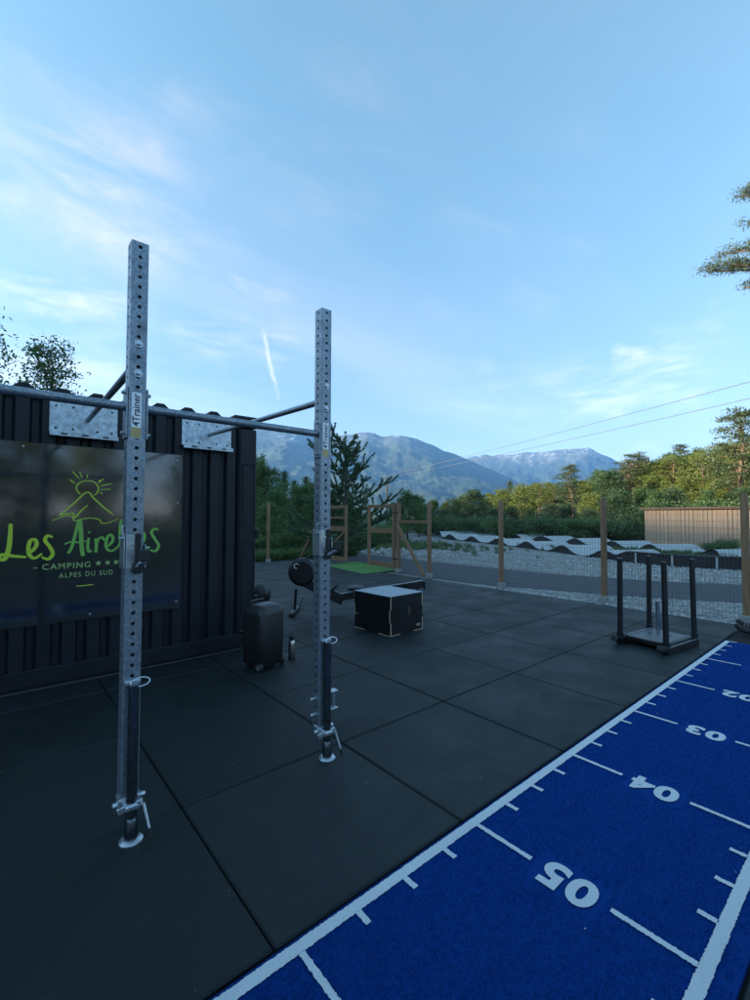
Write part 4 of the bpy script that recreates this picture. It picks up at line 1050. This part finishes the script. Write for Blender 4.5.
# ------------------------------------------------------------------ trees
def cards(C, L_, W_, g, N=None, bias=0.):
    """leaf-shaped faces: rhombi of length L_ and width W_ at the points C"""
    n = len(C); d = g.normal(size=(n, 3)); d[:, 2] += bias
    if N is not None: d = d*.75+N
    d /= np.linalg.norm(d, axis=1, keepdims=True); e = np.cross(d, g.normal(size=(n, 3))); e /= np.linalg.norm(e, axis=1, keepdims=True)
    L_ = (L_*g.uniform(.6, 1.3, n))[:, None]; W_ = (W_*g.uniform(.6, 1.3, n))[:, None]
    V = np.stack([C-d*L_*.5, C+e*W_*.5, C+d*L_*.5, C-e*W_*.5], 1).reshape(-1, 3); F = np.arange(4*n).reshape(-1, 4); return V, F
def broadleaf(seed, H=9., w=3.4, n=6800, leaf=.25, base=.22, lobes=17, sparse=.55):
    g = np.random.default_rng(seed); rg = random.Random(seed); tr = MB()
    top = Vector((rg.gauss(0, .25), rg.gauss(0, .25), H*.72)); pts = [Vector((0, 0, -.15)), Vector((rg.gauss(0, .12), rg.gauss(0, .12), H*.25)), top]
    tr.tube(cat3(pts), [H*.020*(1-.8*k/12) for k in range(13)], 8); C = []; per = n//lobes
    for k in range(lobes):
        f = (k+.5)/lobes; z = H*(base+(1-base)*(.06+.86*f)); prof = math.sin(math.pi*min(.97, (.22+.78*f)))**.7
        a = k*2.4+rg.uniform(-.5, .5); rr = w*.62*prof*rg.uniform(.35, 1.05); c = Vector((rr*math.cos(a), rr*math.sin(a), z)); R_ = w*rg.uniform(.26, .44)
        s = top*min(1, z/H*.9); s.z = min(z*.75, H*.70); tr.tube([s, s.lerp(c, .6)+Vector((0, 0, .12)), c], [H*.006, H*.004, H*.0018], 5)
        u = g.normal(size=(per, 3)); u /= np.linalg.norm(u, axis=1, keepdims=True); r = R_*g.random(per)[:, None]**.42
        sub = g.normal(size=(max(4, per//26), 3)); sub /= np.linalg.norm(sub, axis=1, keepdims=True); sc = np.array(c)+sub*R_*np.array([1, 1, .8])*g.uniform(.55, 1.12, (len(sub), 1))
        m_ = int(per*sparse); pick = sc[g.integers(0, len(sc), m_)]+g.normal(0, R_*.17, (m_, 3))
        C.append(np.vstack([np.array(c)+u[m_:]*r[m_:]*np.array([1, 1, .78]), pick]))
    C = np.vstack(C); C[:, 2] = np.maximum(C[:, 2], .15); V, F = cards(C, leaf, leaf*.55, g); return tr, V, F
def cat3(P, n=6):
    o = []
    for i in range(len(P)-1):
        p0, p1, p2, p3 = P[max(i-1, 0)], P[i], P[i+1], P[min(i+2, len(P)-1)]
        for k in range(n):
            t = k/n; o.append(.5*((2*p1)+(-p0+p2)*t+(2*p0-5*p1+4*p2-p3)*t*t+(-p0+3*p1-3*p2+p3)*t**3))
    return o+[P[-1]]
def pine(seed, H=11., n=6000, needle=.26, bare=.35, spread=2.6, layers=15):
    g = np.random.default_rng(seed); rg = random.Random(seed); tr = MB()
    pts = [Vector((0, 0, -.2)), Vector((rg.gauss(0, .15), rg.gauss(0, .15), H*.4)), Vector((rg.gauss(0, .35), rg.gauss(0, .35), H*.75)), Vector((rg.gauss(0, .4), rg.gauss(0, .4), H*.97))]
    sp_ = cat3(pts); tr.tube(sp_, [H*.017*(1-.88*k/(len(sp_)-1)) for k in range(len(sp_))], 8); C = []; nt = layers*4; per = n//(nt*2)
    for k in range(nt):
        f = k/nt; z = H*(bare+(1-bare)*f); s = sp_[min(len(sp_)-1, int(z/H/.97*(len(sp_)-1)))]; s = Vector((s.x, s.y, z-.1))
        a = k*2.4+rg.uniform(-.6, .6); rr = spread*(math.sin(math.pi*(.25+.70*f))**.8)*rg.uniform(.45, 1.1)
        e = s+Vector((rr*math.cos(a), rr*math.sin(a), rr*.22+rg.uniform(-.2, .3))); mid = s.lerp(e, .55)+Vector((0, 0, -.08*rr))
        tr.tube([s, mid, e], [H*.004, H*.003, H*.0012], 5)
        for q in (e, mid.lerp(e, .45)+Vector((rg.gauss(0, .25), rg.gauss(0, .25), .1))):
            C.append(np.array(q)+g.normal(size=(per, 3))*np.array([.36, .36, .13])*(.7+.5*rg.random()))
    C = np.vstack(C); V, F = cards(C, needle, needle*.34, g, None, .5); return tr, V, F
def conifer(seed, H=8., n=3800, w=1.7, needle=.20):
    g = np.random.default_rng(seed); rg = random.Random(seed); tr = MB(); tr.tube([(0, 0, -.2), (0, 0, H*.5), (0, 0, H)], [H*.018, H*.011, .01], 8); C = []
    nb = 80; per = n//nb
    for k in range(nb):
        f = (k/nb)**.85; z = H*(.06+.92*f); a = k*2.4; rr = w*(1-f)**.75*rg.uniform(.7, 1.1)+.10
        s = Vector((0, 0, z)); e = Vector((rr*math.cos(a), rr*math.sin(a), z-.18*rr)); tr.tube([s, e], [.03, .008], 4)
        t_ = g.random(per)[:, None]**.7; C.append(np.array(s)*(1-t_)+np.array(e)*t_+g.normal(size=(per, 3))*np.array([.16, .16, .10])*(.5+t_))
    C = np.vstack(C); V, F = cards(C, needle, needle*.4, g); return tr, V, F
def bush(seed, H=2.6, w=1.9, n=3600, leaf=.17):
    g = np.random.default_rng(seed); rg = random.Random(seed); tr = MB(); C = []; lobes = 11; per = n//lobes
    for k in range(lobes):
        a = k*2.4; rr = w*.62*math.sqrt(k/lobes); z = H*rg.uniform(.28, .82)*(1-.35*k/lobes); c = Vector((rr*math.cos(a), rr*math.sin(a), z)); R_ = w*rg.uniform(.30, .46)
        tr.tube([(0, 0, -.1), c*.6, c], [.05, .03, .012], 5); u = g.normal(size=(per, 3)); u /= np.linalg.norm(u, axis=1, keepdims=True)
        C.append(np.array(c)+u*R_*g.random(per)[:, None]**.4*np.array([1, 1, .85])+g.normal(0, .07, (per, 3)))
    C = np.vstack(C); C[:, 2] = np.maximum(C[:, 2], .04); V, F = cards(C, leaf, leaf*.55, g); return tr, V, F
floor_debris()
VAR = {}
def variant(key, fn, leaf, bark, H):
    tr, V, F = fn; VAR[key] = (tr.mesh('trunk', M[bark], True), np_mesh('crown', V, F, LEAF[leaf]), H)
variant('dark1', broadleaf(11), 'dark', 'bark', 9.); variant('dark2', broadleaf(12, 9, 3.0, base=.12), 'dark', 'bark', 9.)
variant('mid1', broadleaf(13, 9, 3.2, base=.14), 'mid', 'bark', 9.); variant('mid2', broadleaf(14, 9, 2.7, base=.18, lobes=14), 'mid', 'bark', 9.)
variant('gold1', broadleaf(15, 9, 3.0, base=.16), 'gold', 'bark', 9.); variant('gold2', broadleaf(16, 9, 2.5, base=.2, lobes=13), 'gold', 'bark', 9.)
variant('brown1', broadleaf(17, 9, 2.6, n=2600, sparse=.75), 'brown', 'bark', 9.)
variant('pine1', pine(21), 'pine', 'pinebark', 11.); variant('pine2', pine(22, bare=.25, spread=2.2), 'pine', 'pinebark', 11.); variant('pinegold', pine(23, bare=.2, spread=2.5, n=4400), 'gold', 'pinebark', 11.)
variant('con1', conifer(31), 'fir', 'bark', 8.); variant('con2', conifer(32, w=1.4), 'dark', 'bark', 8.)
variant('bush1', bush(41), 'mid', 'bark', 2.6); variant('bush2', bush(42, w=2.3), 'mid', 'bark', 2.6); variant('bush3', bush(43, n=3000), 'mid', 'bark', 2.6)
LAB2 = dict(dark1='with a broad crown', dark2='leafy to the ground', mid1='with a full low crown', mid2='with a narrow crown', gold1='with a wide crown', gold2='with a slender crown', pine1='with a high bare trunk', pine2='with low branches', con1='with wide lower boughs', con2='of slim spire shape', bush1='of compact shape', bush2='of wide spreading shape', bush3='of thick leafy shape')
LAB = dict(dark='dark green tree', mid='mid green tree', gold='yellow green tree', brown='sparse reddish brown tree', pine='tufted reddish pine', pinegold='golden pine with layered branches', con='narrow dark conifer', bush='dense rounded green bush')
tg_ = random.Random(77)
def tree(key, u, D, vtop, where, group, sx=1., zb=None, xy=None):
    tm, cm, H = VAR[key]; x, y = xy or at_dist(u, D); D = math.hypot(x, y); z0 = (ground_z(x, y) if zb is None else zb)-.02
    h = max(.5, (z_at(u, vtop, D)-z0) if vtop is not None else H); s = h/H*.97
    kind = ''.join(c for c in key if not c.isdigit()); nm = {'bush': 'bush', 'con': 'conifer_tree', 'pine': 'pine_tree', 'pinegold': 'pine_tree'}.get(kind, 'broadleaf_tree')
    t = thing(nm, (LAB[kind]+' '+LAB2.get(key, '')).strip()+' '+where, 'bush' if kind == 'bush' else 'tree', (x, y, z0), tg_.uniform(0, 6.28), key.rstrip('0123456789')+' trees '+LAB2.get(key, '')+' '+group)
    sw = s**.75*sx*tg_.uniform(.92, 1.1); t.scale = (sw, sw, s)
    link('stem' if kind == 'bush' else 'trunk', tm, t); link('foliage' if kind == 'bush' else 'crown', cm, t)
    return t
WL, WM, WR = 'beyond the gate', 'in the wood behind the pump track', 'on the slope behind the board shed'
# left: behind the far edge of the floor
for k, u, D, v in (('mid1', 262, 24, 458), ('mid2', 252, 30, 452), ('mid1', 276, 22, 487), ('con1', 284, 34, 468), ('con2', 294, 38, 478), ('mid2', 300, 30, 482), ('con1', 306, 42, 474), ('mid2', 318, 27, 492), ('mid1', 312, 36, 480), ('mid1', 268, 19.5, 500), ('mid2', 332, 30, 486), ('con2', 322, 45, 470), ('mid2', 348, 34, 492), ('dark1', 340, 26, 505), ('mid1', 358, 27, 508)): tree(k, u, D, v, WL, 'left')
for k, u, D, v in (('bush1', 250, 18, 528), ('bush2', 282, 18.5, 530), ('bush3', 300, 19, 522), ('bush1', 316, 19.5, 530), ('bush2', 334, 19, 534), ('bush3', 290, 22, 512), ('bush1', 268, 21, 515), ('bush2', 358, 21, 528), ('bush3', 372, 23, 522), ('bush1', 388, 24, 518)): tree(k, u, D, v, WL, 'left')
for k, u, D, v in (('mid1', 408, 27, 489), ('mid2', 418, 33, 494), ('dark2', 396, 31, 500), ('dark1', 426, 36, 505)): tree(k, u, D, v, 'just behind the fence post beside the gate', 'gate')
# middle wood
mid_list = [('mid2', 434, 52, 498), ('gold2', 446, 60, 500), ('dark1', 455, 50, 497), ('dark2', 474, 42, 486), ('gold1', 464, 55, 494), ('gold2', 490, 62, 491), ('mid2', 484, 48, 496), ('gold1', 503, 58, 487), ('con1', 510, 66, 479), ('gold1', 524, 54, 484), ('pinegold', 518, 60, 483), ('pinegold', 540, 58, 482), ('gold2', 536, 64, 480), ('gold2', 550, 62, 480), ('pinegold', 556, 58, 484), ('pine2', 573, 52, 463), ('dark2', 566, 56, 482), ('gold1', 591, 47, 491), ('gold2', 584, 60, 478), ('dark2', 609, 50, 466), ('con2', 602, 56, 470), ('mid1', 600, 66, 468),
            ('dark1', 494, 40, 506), ('dark2', 512, 41, 504), ('mid2', 530, 40, 508), ('dark1', 550, 41, 503), ('dark2', 568, 42, 502), ('dark1', 590, 41, 508), ('dark2', 612, 38, 492), ('dark1', 445, 41, 508), ('mid1', 520, 70, 488), ('dark1', 540, 72, 486), ('mid2', 500, 74, 490), ('mid1', 575, 74, 478), ('mid2', 456, 70, 500)]
for k, u, D, v in mid_list: tree(k, u, D, v, WM, 'middle', 1.25 if 'gold' in k else 1.1)
# right slope
right_list = [('brown1', 628, 66, 457), ('pine1', 632, 56, 452), ('gold1', 640, 58, 464), ('gold2', 650, 62, 459), ('gold1', 655, 54, 472), ('gold1', 664, 58, 456), ('pinegold', 676, 56, 454), ('dark1', 684, 60, 451), ('pine2', 681, 72, 443), ('gold2', 694, 62, 449), ('pinegold', 704, 54, 452), ('pinegold', 716, 58, 444), ('gold1', 724, 56, 447), ('pinegold', 735, 52, 442), ('gold1', 746, 56, 440), ('pinegold', 758, 54, 436), ('mid1', 768, 58, 438), ('pine1', 742, 46, 408), ('gold2', 668, 50, 478), ('gold1', 690, 48, 474), ('pinegold', 700, 48, 476), ('gold1', 716, 47, 480), ('mid2', 640, 46, 486), ('pinegold', 732, 49, 472), ('gold2', 752, 48, 468), ('brown1', 646, 72, 454), ('dark1', 620, 44, 488), ('mid1', 668, 76, 452), ('mid2', 700, 78, 446), ('gold1', 732, 80, 440), ('dark1', 640, 80, 458), ('gold2', 775, 50, 430), ('pine1', 800, 52, 405), ('mid1', 790, 46, 440)]
for k, u, D, v in right_list: tree(k, u, D, v, WR, 'right', 1.25 if 'gold' in k else 1.1)
for k, u, D, v in (('dark2', 630, 35, 505), ('bush1', 645, 35, 497), ('bush2', 662, 36, 494), ('bush3', 680, 36, 496), ('bush1', 698, 36, 493), ('bush2', 715, 36, 494), ('bush3', 733, 36, 492), ('bush1', 750, 36, 490), ('bush2', 772, 35, 488), ('mid2', 655, 40, 488), ('dark1', 675, 41, 486), ('mid2', 708, 41, 487), ('dark1', 742, 42, 484)): tree(k, u, D, v, WR, 'right')
for i in range(24):
    u = 428+i*9.0; tree(('bush1', 'bush2', 'bush3')[i % 3], u, 33.5+2.5*(i % 2)+(2 if u < 500 else -1), 512+4*math.sin(i*2.1)+(4 if i % 2 else 0), 'in the shaded hedge behind the pump track', 'hedge', 1.15)
tree('bush3', 724, 23.6, 533, 'growing before the boards of the shed', 'shed', 1.0)
tree('bush2', 708, 24.0, 541, 'growing before the boards of the shed', 'shed', .8)
# right of the lane, seen from here only as the glow mirrored in the sign
for k, x, y, h in (('gold1', 24, 1.3, 9), ('gold2', 22.5, -1.8, 8), ('gold1', 30, 6, 11), ('mid1', 33, 14, 10)): tree(k, 0, 0, None, 'standing to the right of the sprint lane', 'lane side', 1., -.05, (x, y))

def near_tree(name, label, x, y, tr, V, F, leaf, bark, z=-.06):
    t = thing(name, label, 'tree', (x, y, z)); tr.build('trunk', M[bark], t, True); link('crown', np_mesh('crown', V, F, LEAF[leaf]), t); return t
# young conifer with upswept brush-like branches behind the gate
def young_conifer():
    D = 16.5; x, y = at_dist(345, D); H = z_at(340, 413, D)-.62; g = np.random.default_rng(5); rg = random.Random(5); tr = MB(); C = []; N = []
    tr.tube([(0, 0, -.1), (.03, 0, H*.5), (0, 0, H-.25)], [.085, .05, .012], 8)
    def brush(pts, r, dens):
        for a, c in zip(pts, pts[1:]):
            l = (c-a).length; n = max(2, int(l*dens)); t_ = g.random(n)[:, None]; u = g.normal(size=(n, 3)); ax = np.array((c-a).normalized()); u -= (u@ax)[:, None]*ax; u /= np.linalg.norm(u, axis=1, keepdims=True)
            C.append(np.array(a)*(1-t_)+np.array(c)*t_+u*r*g.uniform(.25, 1, n)[:, None]); N.append(u*.9+ax*1.0)
    def branch(s, a, l, rise, depth, r0):
        pts = []
        for k in range(7):
            f = k/6; pts.append(s+Vector((math.cos(a)*l*f, math.sin(a)*l*f, l*(rise*f*.35+rise*f*f*.75)))+Vector((rg.gauss(0, .02), rg.gauss(0, .02), 0)))
        tr.tube(pts, [r0*(1-.75*k/6) for k in range(7)], 5); brush(pts, .032 if depth == 0 else .036, 250 if depth == 0 else 300)
        if depth < 1:
            for q in range(4+int(l*5)):
                k = rg.randint(1, 5); branch(pts[k], a+rg.choice((-1, 1))*rg.uniform(.4, 1.3), l*rg.uniform(.12, .42)+.06, rise*rg.uniform(.3, 1.7), depth+1, r0*.45)
    nb = 34
    for k in range(nb):
        f = ((k+.5)/nb)**1.2; z = H*(.05+.86*f); l = (1.75*(1-f)**.55+.34)*rg.uniform(.55, 1.2); branch(Vector((0, 0, z)), k*2.4+rg.uniform(-.4, .4), l, .30+.85*f**1.3, 0, .022*(1-.6*f)+.004)
    brush([Vector((0, 0, H*.75)), Vector((0, 0, H*.9)), Vector((0, 0, H))], .06, 260)
    C = np.vstack(C); N = np.vstack(N); V, F = cards(C, .085, .026, g, N)
    near_tree('conifer_tree', 'young conifer with upswept brushy branches right behind the wooden gate', x, y, tr, V, F, 'fir', 'bark')
young_conifer()
# tree tops showing over the container roof
def ash(seed, x, y, H, w, label, n=4600):
    g = np.random.default_rng(seed); rg = random.Random(seed); tr = MB(); C = []
    tr.tube([(0, 0, -.1), (.05, .05, H*.45), (0, .1, H*.9)], [.12, .075, .015], 8)
    for k in range(46):
        f = (k+.5)/46; z = H*(.42+.55*f); a = k*2.4+rg.uniform(-.5, .5); l = w*(1.05-f)**.6*rg.uniform(.35, 1.0)
        s = Vector((0, 0, z-.3)); e = s+Vector((l*math.cos(a), l*math.sin(a), .30+.35*l)); mid = s.lerp(e, .5)+Vector((rg.gauss(0, .06), rg.gauss(0, .06), -.05)); tr.tube([s, mid, e], [.022, .014, .005], 5)
        for q in range(4):
            c = mid.lerp(e, .25+.75*rg.random())+Vector((rg.gauss(0, .16), rg.gauss(0, .16), rg.gauss(0, .12))); m_ = n//184
            C.append(np.array(c)+g.normal(size=(m_, 3))*np.array([.13, .13, .075]))
    V, F = cards(np.vstack(C), .105, .045, g); near_tree('broadleaf_tree', label, x, y, tr, V, F, 'mid', 'bark')
x, y = at_dist(44, 14.0); ash(51, x, y, z_at(45, 336, 14.)+.05, 1.15, 'loose leafy tree top showing above the container roof')
x, y = at_dist(-40, 12.5); ash(52, x, y, z_at(-30, 285, 12.5), 1.5, 'taller leafy tree behind the container beyond the sign', 3200)
# pine reaching in over the path at the right
def edge_pine():
    D = 19.5; x, y = at_dist(808, D); g = np.random.default_rng(61); rg = random.Random(61); tr = MB(); C = []; H = 15.
    tr.tube([(0, 0, -.2), (.1, .1, 6), (0, 0, 11), (.1, 0, H)], [.22, .17, .11, .03], 10)
    root = Vector((x, y, 0))
    def tuft_branch(s, e, n, sc):
        mid = s.lerp(e, .5)+Vector((0, 0, -.12)); tr.tube([s, mid, e], [.06, .035, .010], 6)
        for q in range(n):
            f = .25+.75*(q+.5)/n; c = s.lerp(e, f)+Vector((rg.gauss(0, .16), rg.gauss(0, .16), rg.gauss(.06, .07))); tr.tube([s.lerp(e, max(.1, f-.12)), c], [.014, .006], 4)
            C.append(np.array(c)+g.normal(size=(95, 3))*np.array([.15, .15, .085])*sc)
    for (u, v, dd, n) in ((705, 270, 0, 20), (722, 252, .6, 14), (735, 195, .2, 12), (748, 222, -.3, 8), (742, 286, .5, 8), (726, 262, -.5, 12)):
        d = ray(u, v); k = (D+dd)/math.hypot(d.x, d.y); e = Vector((d.x*k, d.y*k, CAM_H+d.z*k))-root; tuft_branch(Vector((0, 0, e.z-.5)), e, n, 1.)
    for k in range(26):
        z = 6.5+8.3*k/26; a = k*2.4; l = 2.6*(1-.55*k/26)*rg.uniform(.6, 1.0)
        e = Vector((l*math.cos(a), l*math.sin(a), z+.35)); w_ = e+root; az = math.degrees(math.atan2(-w_.x, w_.y))
        if az > 8.6: continue
        tuft_branch(Vector((0, 0, z)), e, 9, 1.)
    V, F = cards(np.vstack(C), .13, .022, g, None, .4); near_tree('pine_tree', 'tall pine whose sunlit branches reach in high over the path', x, y, tr, V, F, 'lit', 'pinebark')
edge_pine()

# ------------------------------------------------------------------ valley haze
hz = MB().box((0, 0, 680), (29000, 29000, 1640)).build('haze', None, None, False, 'stuff')
hz['label'] = 'thin blue valley haze'; hz['category'] = 'haze'
hm = bpy.data.materials.new('haze'); hm.use_nodes = True; hm.node_tree.nodes.clear()
ho_ = hm.node_tree.nodes.new('ShaderNodeOutputMaterial'); hv = hm.node_tree.nodes.new('ShaderNodeVolumePrincipled')
hv.inputs['Color'].default_value = (.22, .50, 1, 1); hv.inputs['Density'].default_value = 7.2e-5; hv.inputs['Anisotropy'].default_value = .2
hm.node_tree.links.new(hv.outputs[0], ho_.inputs['Volume']); hz.data.materials.append(hm)
